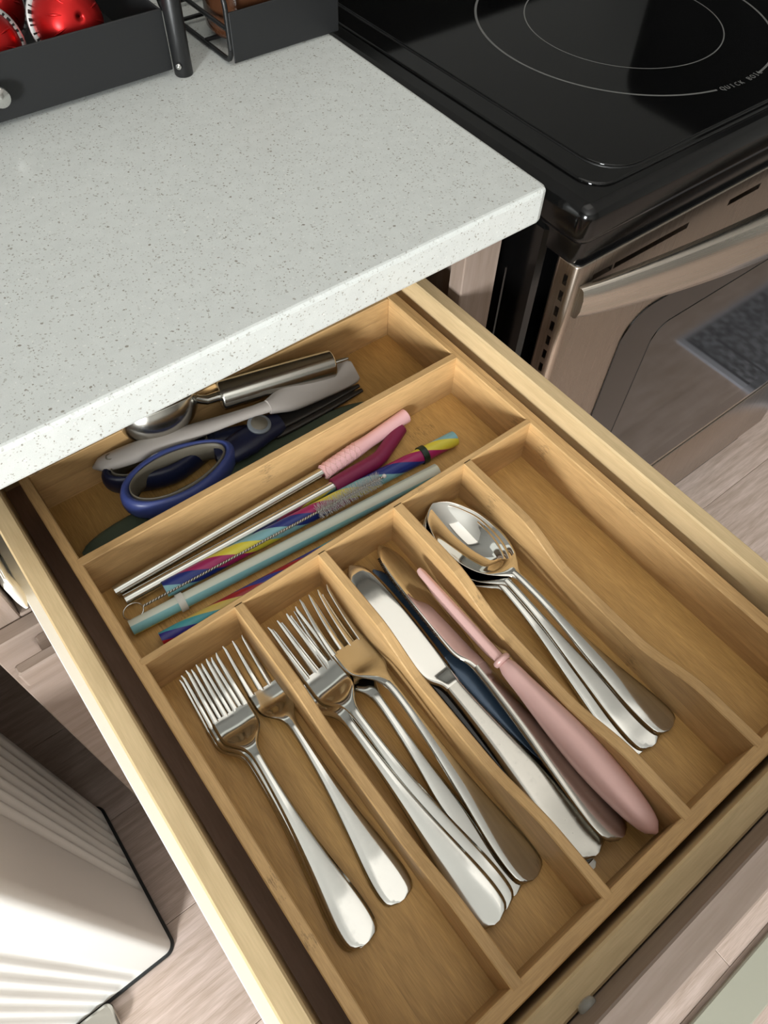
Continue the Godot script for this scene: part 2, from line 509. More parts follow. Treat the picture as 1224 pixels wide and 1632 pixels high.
func room() -> void:
	var X0 := -2.2; var X1 := 2.4; var Z0 := -0.575; var Z1 := 3.2; var H := 2.5
	var fl := MB.new(); fl.box(Vector3(X0 - 0.15, -0.2, Z0 - 0.15), Vector3(X1 + 0.15, -0.006, Z1 + 0.15), 0.0)
	var f := struct("floor", fl, M.backsplash)
	# planks run along x
	var row := 0
	var z := Z0
	while z < Z1:
		var zz := minf(z + 0.178, Z1)
		var x := X0 - rng.randf() * 1.1
		while x < X1:
			var xx := minf(x + 1.22, X1)
			if xx - maxf(x, X0) > 0.02:
				box_part("plank", Vector3(maxf(x, X0), -0.006, z + 0.0003), Vector3(xx - 0.0005, 0.0, zz - 0.0003), M["plank_%d" % rng.randi_range(0, 2)], f, 0, 0.0006)
			x += 1.22
		z = zz; row += 1
	var b := MB.new(); b.box(Vector3(X0 - 0.15, 0, Z0 - 0.15), Vector3(X1 + 0.15, H, Z0), 0.0); struct("wall_back", b, M.backsplash)
	b = MB.new(); b.box(Vector3(X0 - 0.15, 0, Z1), Vector3(X1 + 0.15, H, Z1 + 0.15), 0.0); struct("wall_front", b, M.wall_paint)
	b = MB.new(); b.box(Vector3(X1, 0, Z0), Vector3(X1 + 0.15, H, Z1), 0.0); struct("wall_right", b, M.wall_paint)
	b = MB.new(); b.box(Vector3(X0 - 0.15, H, Z0 - 0.15), Vector3(X1 + 0.15, H + 0.15, Z1 + 0.15), 0.0); struct("ceiling", b, M.ceiling_paint)
	# left wall with its window opening
	var wy0 := 0.85; var wy1 := 1.75; var wz0 := 1.20; var wz1 := 2.04
	b = MB.new()
	b.box(Vector3(X0 - 0.15, 0, Z0), Vector3(X0, wy0, Z1), 0.0)
	b.box(Vector3(X0 - 0.15, wy1, Z0), Vector3(X0, H, Z1), 0.0)
	b.box(Vector3(X0 - 0.15, wy0, Z0), Vector3(X0, wy1, wz0), 0.0)
	b.box(Vector3(X0 - 0.15, wy0, wz1), Vector3(X0, wy1, Z1), 0.0)
	struct("wall_left", b, M.wall_paint)
	var w := Node3D.new(); w.name = "window_1"; w.set_meta("kind", "structure"); add_child(w)
	b = MB.new()
	b.box(Vector3(X0 - 0.13, wy0, wz0), Vector3(X0 - 0.06, wy0 + 0.05, wz1), 0.002)
	b.box(Vector3(X0 - 0.13, wy1 - 0.05, wz0), Vector3(X0 - 0.06, wy1, wz1), 0.002)
	b.box(Vector3(X0 - 0.13, wy0 + 0.05, wz0), Vector3(X0 - 0.06, wy1 - 0.05, wz0 + 0.05), 0.002)
	b.box(Vector3(X0 - 0.13, wy0 + 0.05, wz1 - 0.05), Vector3(X0 - 0.06, wy1 - 0.05, wz1), 0.002)
	built("window_frame", b, M.frame_white, w)
	box_part("pane", Vector3(X0 - 0.098, wy0 + 0.05, wz0 + 0.05), Vector3(X0 - 0.094, wy1 - 0.05, wz1 - 0.05), M.clear_glass, w, 0, 0.0)
	# unseen ceiling lamp, added for fill and white reflections in the steel
	var l := thing("added_ceiling_lamp", "large rectangular white diffuser lamp added out of view on the ceiling for the steel to mirror", "lamp", Vector3(0.32, H, 0.0))
	box_part("added_lamp_frame", Vector3(-0.66, -0.07, -0.50), Vector3(0.66, 0.0, 0.50), M.frame_white, l, 0, 0.006)
	box_part("added_lamp_diffuser", Vector3(-0.63, -0.078, -0.47), Vector3(0.63, -0.069, 0.47), M.added_lamp_glow, l, 0, 0.002)
	var a := AreaLight3D.new()
	a.name = "added_lamp_light"; a.area_size = Vector2(1.24, 0.92); a.position = Vector3(0, -0.082, 0); a.rotation = Vector3(-PI / 2, 0, 0)
	a.light_color = Color(1.0, 0.985, 0.95); a.light_energy = 0.13; a.shadow_enabled = true; a.area_range = 8.0; a.area_attenuation = 2.0
	l.add_child(a)
	# metal strip on the floor at the edge of the kitchen
	b = MB.new(); b.box(Vector3(X0, 0.0, 0.677), Vector3(X1, 0.012, 0.729), 0.002)
	struct("trim_1", b, M.sage_metal)
	# rug that the oven door mirrors
	var rug := MB.new(); rug.box(Vector3(-0.45, 0, -0.25), Vector3(0.45, 0.008, 0.25), 0.003)
	var pm := PlaneMesh.new()
	var o := thing("rug", "faded grey patterned rug mirrored in the oven door glass", "rug", Vector3(1.465, 0, 0.2575))
	var rm := ArrayMesh.new()
	var st := SurfaceTool.new(); st.begin(Mesh.PRIMITIVE_TRIANGLES)
	var P := [Vector3(-0.385, 0.007, -0.178), Vector3(0.385, 0.007, -0.178), Vector3(0.385, 0.007, 0.178), Vector3(-0.385, 0.007, 0.178)]
	var U := [Vector2(0, 0), Vector2(0, 1), Vector2(1, 1), Vector2(1, 0)]
	for i in [0, 1, 2, 0, 2, 3]:
		st.set_normal(Vector3.UP); st.set_uv(U[i]); st.add_vertex(P[i])
	for e in 4:
		var p: Vector3 = P[e]; var q: Vector3 = P[(e + 1) % 4]
		var d := Vector3(0, 0.007, 0)
		for t in [[p, p - d, q - d], [p, q - d, q]]:
			for k in 3:
				st.set_normal((p + q).normalized()); st.set_uv(U[e]); st.add_vertex(t[k])
	part("woven_field", st.commit(), M.rug_weave, o)

func cabinet_and_drawer() -> void:
	var c := thing("base_cabinet", "taupe wood-grain base cabinet with its top drawer pulled out", "cabinet")
	var XL := -0.405; var XR := 0.081
	var b := MB.new()
	b.box(Vector3(XL, 0.1, -0.57), Vector3(XL + 0.018, 0.884, 0.028), 0.0008)
	b.box(Vector3(XR - 0.018, 0.1, -0.57), Vector3(XR, 0.884, 0.028), 0.0008)
	b.box(Vector3(XL + 0.018, 0.1, -0.57), Vector3(XR - 0.018, 0.118, 0.028), 0.0008)
	b.box(Vector3(XL + 0.018, 0.118, -0.57), Vector3(XR - 0.018, 0.884, -0.56), 0.0008)
	b.box(Vector3(XL + 0.02, 0.0, -0.57), Vector3(XR - 0.02, 0.1, -0.03), 0.0008)
	built("carcass", b, M.melamine, c, 1)
	b = MB.new()
	b.box(Vector3(XR - 0.040, 0.1, 0.028), Vector3(XR, 0.884, 0.044), 0.001)
	b.box(Vector3(XL, 0.1, 0.028), Vector3(XL + 0.03, 0.884, 0.044), 0.001)
	b.box(Vector3(XL + 0.03, 0.862, 0.028), Vector3(XR - 0.040, 0.884, 0.044), 0.001)
	b.box(Vector3(XL + 0.03, 0.706, 0.028), Vector3(XR - 0.040, 0.724, 0.044), 0.001)
	built("face_frame", b, M.melamine, c, 1)
	var lf := box_part("lower_front", Vector3(XL, 0.115, 0.0445), Vector3(XR - 0.046, 0.722, 0.058), M.melamine, c, 0, 0.0012)
	var hb := MB.new()
	hb.box(Vector3(-0.3955, 0.694, 0.074), Vector3(-0.20, 0.716, 0.084), 0.0015)
	hb.box(Vector3(-0.375, 0.699, 0.057), Vector3(-0.363, 0.711, 0.076), 0.0015)
	hb.box(Vector3(-0.232, 0.699, 0.057), Vector3(-0.220, 0.711, 0.076), 0.0015)
	built("pull", hb, M.melamine, lf, 0)
	# cabinet halves of the runners
	for s in [0, 1]:
		var x0 := -0.3655 if s == 0 else 0.0445
		var r := MB.new()
		r.box(Vector3(x0 - 0.003, 0.738, -0.50), Vector3(x0 + 0.0, 0.772, 0.046), 0.0008)
		r.box(Vector3(x0 - 0.003, 0.738, -0.50), Vector3(x0 + 0.011, 0.7405, 0.046), 0.0006)
		var nose := []
		for k in 9:
			var t := float(k) / 8
			nose.append(Vector3(x0 - 0.004 + 0.004 * sin(t * PI / 2), 0.7565, 0.030 + 0.034 * t))
		r.tube(nose, [0.0045, 0.0045, 0.0045, 0.0045, 0.0042, 0.004, 0.0035, 0.0025, 0.001], 8)
		built("runner", r, M.white_epoxy, c)
	# ---- the drawer, pulled out
	var yb := 0.7355; var yt := 0.818
	var XA := -0.3522; var XB := 0.0302; var t := 0.0125
	var d := box_part("drawer", Vector3(XA + t - 0.004, 0.747, -0.048), Vector3(XB - t + 0.004, 0.7525, 0.442), M.drawer_base, c, 2, 0.0005)
	for x in [XA, XB - t]:
		var w := box_part("side_board", Vector3(x, yb, -0.055), Vector3(x + t, yt, 0.439), M.pine, d, 2, 0.0012)
	box_part("back_board", Vector3(XA + t, yb, -0.055), Vector3(XB - t, yt, -0.0425), M.pine, d, 0, 0.001)
	box_part("front_board", Vector3(XA, yb, 0.439), Vector3(XB, yt, 0.4512), M.pine, d, 0, 0.0012)
	box_part("front_panel", Vector3(XL, 0.722, 0.4520), Vector3(XR - 0.002, 0.8585, 0.4662), M.melamine, d, 0, 0.001)
	for s in [0, 1]:
		var x0 := XA - 0.0115 if s == 0 else XB
		b = MB.new()
		b.box(Vector3(x0, 0.7500, -0.05), Vector3(x0 + 0.0115, 0.7515, 0.438), 0.0005)
		var xv := x0 + 0.0098 if s == 0 else x0
		b.box(Vector3(xv, yb - 0.001, -0.05), Vector3(xv + 0.0016, 0.752, 0.438), 0.0004)
		built("drawer_runner", b, M.white_epoxy, d)
	for x in [-0.2385, 0.02]:
		b = MB.new()
		b.lathe([[0.0, 0.0], [0.0046, 0.0], [0.0048, 0.0008], [0.0046, 0.0022], [0.0036, 0.0033], [0.002, 0.0038], [0.0, 0.004]], Vector3(x, 0.8238, 0.4523), Vector3(0, 0, -1), 20)
		var o := built("bumper", b, M.clear_rubber, d)
		o.set_meta("label", "clear rubber bumper dot")

# unseen cabinet added to shade the recess by the bin, under the countertop
func shading_cabinet() -> void:
	var c := thing("base_cabinet", "added unseen taupe base cabinet that shades the recess by the trash bin", "cabinet")
	var b := MB.new(); b.box(Vector3(-1.298, 0.1, -0.57), Vector3(-0.935, 0.885, 0.044), 0.001)
	b.box(Vector3(-1.298, 0.0, -0.57), Vector3(-0.935, 0.1, -0.03), 0.001)
	built("carcass", b, M.melamine, c, 1)
	box_part("door", Vector3(-1.296, 0.115, 0.045), Vector3(-0.938, 0.87, 0.058), M.melamine, c, 1, 0.001)

func counter() -> void:
	var o := PackedVector2Array([Vector2(-1.30, 0.0835), Vector2(0.0790, 0.0757), Vector2(0.0828, 0.0745), Vector2(0.0852, 0.0705), Vector2(0.0925, -0.21), Vector2(0.0965, -0.573), Vector2(-1.30, -0.573)])
	var b := MB.new()
	b.slab(o, 0.885, 0.914, 0.0032, -1, 3)
	tag(built("countertop", b, M.quartz), "pale speckled quartz countertop slab above the open drawer", "countertop")

# ---------------------------------------------------------------- bamboo tray
func tray() -> void:
	var t := thing("cutlery_tray", "bamboo cutlery tray with seven compartments filling the open drawer", "cutlery tray", Vector3(0, 0, 0))
	var yf := 0.762; var y0 := 0.7575; var yt := 0.802
	var xl := -0.327; var xr := 0.0095; var zb := -0.0065; var zf := 0.4352
	box_part("floor_panel", Vector3(xl + 0.001, y0, zb + 0.001), Vector3(xr - 0.001, yf, zf - 0.001), M.bamboo_floor, t, 2, 0.0004)
	box_part("end_wall", Vector3(xl, 0.754, zb), Vector3(-0.3200, yt, zf), M.bamboo, t, 2, 0.0007)
	box_part("end_wall", Vector3(0.0, 0.754, zb), Vector3(xr, yt, zf), M.bamboo, t, 2, 0.0007)
	box_part("back_wall", Vector3(-0.3201, 0.754, zb), Vector3(0.0001, yt, 0.0), M.bamboo, t, 0, 0.0007)
	box_part("front_wall", Vector3(-0.3201, 0.754, 0.4271), Vector3(0.0001, yt, zf), M.bamboo, t, 0, 0.0007)
	box_part("cross_divider", Vector3(-0.3225, yf - 0.001, 0.0818), Vector3(0.0015, yt + 0.0003, 0.0884), M.bamboo, t, 0, 0.0007)
	box_part("cross_divider", Vector3(-0.3225, yf - 0.001, 0.1687), Vector3(0.0015, yt + 0.0003, 0.1739), M.bamboo, t, 0, 0.0007)
	for p in [[-0.2584, -0.2516], [-0.1944, -0.1879], [-0.1311, -0.1233], [-0.0663, -0.0591]]:
		# lengthwise dividers dip in the middle for the fingers
		var b := MB.new()
		var rings := []
		var N := 40
		for k in N + 1:
			var z := lerpf(0.1725, 0.4290, float(k) / N)
			var dip := smoothstep(0.232, 0.280, z) * (1.0 - smoothstep(0.338, 0.392, z)) * 0.0128
			var y := yt + 0.0003 - dip
			var c := 0.0007
			var x0: float = p[0]; var x1: float = p[1]
			rings.append(PackedVector3Array([Vector3(x0, yf - 0.001, z), Vector3(x0, y - c, z), Vector3(x0 + c, y, z), Vector3(x1 - c, y, z), Vector3(x1, y - c, z), Vector3(x1, yf - 0.001, z)]))
		b.loft(rings, -1)
		built("divider", b, M.bamboo, t, 2)

# ---------------------------------------------------------------- range
func range_cooker() -> void:
	var r := thing("range_cooker", "black glass-top electric range with stainless oven door beside the countertop", "range")
	var X0 := 0.1; var X1 := 0.86
	var b := MB.new()
	b.box(Vector3(X0, 0.09, -0.56), Vector3(X1, 0.872, 0.072), 0.004)
	# raised rib round the embossed side panel
	for e in [[Vector3(X0 - 0.0012, 0.30, 0.036), Vector3(X0 + 0.002, 0.815, 0.0385)], [Vector3(X0 - 0.0012, 0.30, -0.45), Vector3(X0 + 0.002, 0.815, -0.4475)], [Vector3(X0 - 0.0012, 0.8125, -0.45), Vector3(X0 + 0.002, 0.815, 0.0385)]]:
		b.box(e[0], e[1], 0.001)
	for x in [X0 + 0.05, X1 - 0.09]:
		for z in [-0.5, 0.0]: b.box(Vector3(x, 0.0, z), Vector3(x + 0.04, 0.092, z + 0.04), 0.002)
	built("body", b, M.black_enamel, r)
	# cooktop: a rounded black frame, a glass sheet and a dark strip in place of the shaded gap
	b = MB.new()
	b.slab(rounded(X0 - 0.0015, -0.56, X1 + 0.0015, 0.1075, 0.012, 5), 0.870, 0.9035, 0.010, 0, 5)
	var top := built("cooktop_frame", b, M.black_enamel, r)
	b = MB.new()
	b.slab(rounded(X0 + 0.022, -0.545, X1 - 0.022, 0.0905, 0.022, 7), 0.902, 0.9055, 0.0015, 0, 2)
	built("cooktop_border", b, M.black_glass, top)
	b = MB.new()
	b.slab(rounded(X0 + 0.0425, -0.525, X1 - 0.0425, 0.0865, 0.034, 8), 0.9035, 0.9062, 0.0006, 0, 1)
	built("groove_shade", b, M.black_plastic, top)  # solid near-black strip, its colour gives the shade of the gap
	b = MB.new()
	b.slab(rounded(X0 + 0.0443, -0.523, X1 - 0.0443, 0.0848, 0.033, 8), 0.9050, 0.9070, 0.0006, 0, 2)
	var glass := built("cooktop_glass", b, M.black_glass, top)
	# upright control panel along the back
	b = MB.new(); b.box(Vector3(X0, 0.895, -0.565), Vector3(X1, 1.115, -0.525), 0.008)
	var bg := built("backguard", b, M.black_enamel, r)
	for x in [0.20, 0.29, 0.67, 0.76]:
		b = MB.new()
		b.lathe([[0.0, 0.0], [0.021, 0.0], [0.022, 0.004], [0.019, 0.022], [0.0, 0.024]], Vector3(x, 1.04, -0.5255), Vector3(0, 0, 1), 28)
		built("knob", b, M.satin_steel, bg)
	b = MB.new(); b.box(Vector3(0.40, 1.015, -0.5262), Vector3(0.56, 1.065, -0.5240), 0.0005)
	built("display", b, M.black_glass, bg)
	# printed burner rings
	var rings := [[0.350, -0.0887, 0.142, 0.0011, 68.0, 46.0], [0.350, -0.0887, 0.095, 0.0006, 0.0, 0.0], [0.64, -0.10, 0.09, 0.001, 0.0, 0.0], [0.64, -0.37, 0.115, 0.001, 0.0, 0.0], [0.33, -0.39, 0.08, 0.001, 0.0, 0.0]]
	for q in rings:
		var st := SurfaceTool.new(); st.begin(Mesh.PRIMITIVE_TRIANGLES)
		st.set_normal(Vector3.UP)
		var N := 160
		for k in N:
			var a0 := TAU * k / N; var a1 := TAU * (k + 1) / N
			var mid := rad_to_deg(a0)
			if q[4] > 0.0 and mid > 79.0 and mid < 103.0: continue
			var c := Vector3(q[0], 0.9071, q[1])
			var e0 := Vector3(cos(a0), 0, sin(a0)); var e1 := Vector3(cos(a1), 0, sin(a1))
			var i: float = q[2] - q[3]; var o: float = q[2] + q[3]
			for p in [c + e0 * i, c + e0 * o, c + e1 * o, c + e0 * i, c + e1 * o, c + e1 * i]:
				st.set_normal(Vector3.UP); st.add_vertex(p)
		part("burner_ring", st.commit(), M.ring_print, glass)
	# the words along the ring
	var word := "QUICK BOIL"
	var mono := SystemFont.new(); mono.font_names = PackedStringArray(["Droid Sans"])
	var letters := MB.new()
	for k in word.length():
		if word[k] == " ": continue
		var tm := TextMesh.new()
		tm.text = word[k]; tm.font = mono; tm.font_size = 32; tm.pixel_size = 0.00022; tm.depth = 0.0001
		var ang := deg_to_rad(101.0 - 21.0 * float(k) / (word.length() - 1))
		var at := Vector3(0.350 + cos(ang) * 0.142, 0.90715, -0.0887 + sin(ang) * 0.142)
		var outw := Vector3(cos(ang), 0, sin(ang))
		var along := Vector3(sin(ang), 0, -cos(ang))
		var o := part("letter", tm, M.ring_print, glass)
		o.transform = Transform3D(Basis(along, -outw, Vector3.UP), at)
	# strip below the cooktop
	b = MB.new()
	b.slab(rounded(X0 + 0.003, 0.02, X1 - 0.003, 0.1035, 0.010, 4), 0.852, 0.889, 0.002, 0, 2)
	built("front_strip", b, M.black_enamel, r)
	# oven door
	var D0 := X0 + 0.004; var D1 := X1 - 0.004; var dz := 0.1075
	b = MB.new()
	b.slab(rounded(D0, 0.082, D1, dz, 0.006, 4), 0.338, 0.8525, 0.0012, 0, 2)
	# the slots along its side and under its top edge are cut out of it
	var door := CSGMesh3D.new()
	door.name = "oven_door"; door.mesh = b.mesh(1); door.material = M.brushed_steel
	r.add_child(door, true)
	var cuts := []
	for k in 12:
		cuts.append([Vector3(D0 + 0.008, 0.8366 - 0.0163 * k, 0.0972), Vector3(0.022, 0.0098, 0.0042)])
	for q in [[0.126, 0.150], [0.152, 0.248], [0.305, 0.352], [0.42, 0.54], [0.61, 0.655], [0.71, 0.83]]:
		cuts.append([Vector3((q[0] + q[1]) * 0.5, 0.8350, dz - 0.007), Vector3(q[1] - q[0], 0.0060, 0.018)])
	for q in cuts:
		var cb := CSGBox3D.new()
		cb.name = "slot"; cb.operation = CSGShape3D.OPERATION_SUBTRACTION
		cb.position = q[0]; cb.size = q[1]; cb.material = M.brushed_steel
		door.add_child(cb, true)
	b = MB.new()
	b.slab(rounded(D0 + 0.0015, 0.0835, D1 - 0.0015, dz - 0.0015, 0.005, 4), 0.8520, 0.8532, 0.0004, 0, 1)
	built("door_top_cap", b, M.black_plastic, door)
	# window: dark printed frame with a clearer pane
	b = MB.new()
	var fr := rounded(0.208, 0.350, X1 - 0.108, 0.752, 0.035, 8)
	b.slab(fr, -0.0008, 0.0012, 0.0004, 0, 1)
	var wf := built("window_border", b, M.oven_glass_frame, door)
	wf.transform = Transform3D(Basis(Vector3.RIGHT, Vector3(0, 0, 1), Vector3(0, 1, 0)), Vector3(0, 0, dz))
	b = MB.new()
	b.slab(rounded(0.268, 0.392, X1 - 0.168, 0.708, 0.022, 8), 0.0006, 0.0018, 0.0003, 0, 1)
	built("window_pane", b, M.oven_glass, wf)
	# bowed handle
	b = MB.new()
	var hr := []
	for k in 49:
		var s := float(k) / 48 * 2.0 - 1.0
		var x := 0.48 + 0.370 * s
		var bow := 1.0 - pow(absf(s), 2.2)
		var z := 0.113 + 0.052 * bow
		var hh := 0.0150 + 0.0125 * bow
		var yc := 0.8185 + 0.006 * bow
		var th := 0.006 + 0.008 * bow
		var tilt := 0.0032
		hr.append(PackedVector3Array([Vector3(x, yc + hh, z - th), Vector3(x, yc + hh, z - tilt * 0.3), Vector3(x, yc + hh - 0.0015, z + 0.001), Vector3(x, yc + 0.4 * hh, z + tilt), Vector3(x, yc - 0.4 * hh, z + tilt), Vector3(x, yc - hh + 0.0015, z + 0.001), Vector3(x, yc - hh, z - tilt * 0.3), Vector3(x, yc - hh, z - th)]))
	b.loft(hr, 0)
	built("door_handle", b, M.handle_steel, door, 0)
	for x in [0.112, 0.848 - 0.02]: box_part("handle_mount", Vector3(x, 0.808, dz - 0.001), Vector3(x + 0.02, 0.830, 0.116), M.black_plastic, door, 0, 0.002)
	b = MB.new()
	b.slab(rounded(D0, 0.080, D1, dz - 0.001, 0.006, 4), 0.166, 0.328, 0.0015, 0, 2)
	var dr := built("storage_drawer", b, M.brushed_steel, r, 1)
	b = MB.new(); b.box(Vector3(D0, 0.09, 0.05), Vector3(D1, 0.158, 0.088), 0.003)
	built("kick_plate", b, M.black_enamel, r)

# what the cooktop mirrors right of the range
func far_counter() -> void:
	var c := thing("base_cabinet", "taupe base cabinet with a quartz top on the far side of the range", "cabinet")
	var b := MB.new(); b.box(Vector3(0.872, 0.1, -0.57), Vector3(1.50, 0.885, 0.044), 0.001)
	b.box(Vector3(0.872, 0.0, -0.57), Vector3(1.50, 0.1, -0.03), 0.001)
	built("carcass", b, M.melamine, c, 1)
	b = MB.new(); b.box(Vector3(0.868, 0.885, -0.573), Vector3(1.52, 0.914, 0.075), 0.003)
	built("worktop", b, M.quartz, c)
	for x in [0.876, 1.192]: box_part("door", Vector3(x, 0.115, 0.045), Vector3(x + 0.304, 0.87, 0.058), M.melamine, c, 1, 0.001)
	var o := thing("air_fryer", "black rounded air fryer on the far counter, mirrored in the cooktop", "appliance", Vector3(1.10, 0.914, -0.30))
	b = MB.new(); b.slab(rounded(-0.17, -0.19, 0.17, 0.17, 0.06, 8), 0.0, 0.40, 0.05, 0, 6)
	built("body", b, M.black_plastic, o)
	b = MB.new(); b.box(Vector3(-0.03, 0.12, 0.168), Vector3(0.03, 0.15, 0.24), 0.008)
	built("handle", b, M.black_plastic, o)

# ---------------------------------------------------------------- bin
func bin() -> void:
	var o := thing("trash_bin", "tall white fluted trash bin standing on the floor left of the cabinet", "trash bin", Vector3(-0.70, 0, 0.05))
	var hx := 0.216; var hz := 0.1205; var r := 0.013
	var prof := func(grow: float, ribs: float) -> PackedVector2Array:
		var out := PackedVector2Array()
		var X := hx + grow; var Z := hz + grow; var R := r + grow
		for side in 4:
			var half: float = Z - R if side % 2 == 0 else X - R
			var a := side * PI / 2
			var nrm := Vector2(cos(a), sin(a)); var tan_ := Vector2(-sin(a), cos(a))
			var dist: float = X if side % 2 == 0 else Z
			var N := 96 if side % 2 == 0 else 160
			var lo := -half + (0.006 if side == 0 else 0.034)
			var hi := half - (0.055 if side == 0 else 0.010)
			var pitch := 0.0195
			for k in N + 1:
				var s := lerpf(-half, half, float(k) / N)
				var h := 0.0
				if s > lo and s < lo + floorf((hi - lo) / pitch) * pitch:
					h = -0.0052 * ribs * (0.5 - 0.5 * cos(TAU * (s - lo) / pitch))
				out.append(nrm * (dist + h) + tan_ * s)
			for k in range(1, 8):
				var t := a + PI / 2 * k / 8
				var cc := nrm * (dist - R) + tan_ * half
				out.append(cc + Vector2(cos(t), sin(t)) * R)
		return out
	var b := MB.new()
	var rings := []
	for l in [[0.004, 0.0], [0.0115, 0.0], [0.020, 1.0], [0.30, 1.0], [0.625, 1.0]]:
		var p: PackedVector2Array = prof.call(0.0, l[1])
		var q := PackedVector3Array()
		for e in p: q.append(Vector3(e.x, l[0], e.y))
		rings.append(q)
	b.loft(rings, 0)
	built("body", b, M.white_bin, o)
	b = MB.new()
	rings = []
	for l in [[0.0, 0.0010], [0.001, 0.0036], [0.007, 0.0036], [0.0095, 0.0004]]:
		var p: PackedVector2Array = prof.call(l[1], 0.0)
		var q := PackedVector3Array()
		for e in p: q.append(Vector3(e.x, l[0], e.y))
		rings.append(q)
	b.loft(rings, 0)
	built("base_rim", b, M.dark_rubber, o)
	b = MB.new(); b.slab(rounded(-hx - 0.003, -hz - 0.003, hx + 0.003, hz + 0.003, r + 0.003, 8), 0.625, 0.655, 0.01, 0, 4)
	built("lid", b, M.white_bin, o)
	b = MB.new(); b.slab(rounded(0.02, hz + 0.0032, 0.120, hz + 0.046, 0.010, 5), 0.010, 0.022, 0.004, 0, 3)
	built("pedal", b, M.satin_steel, o)

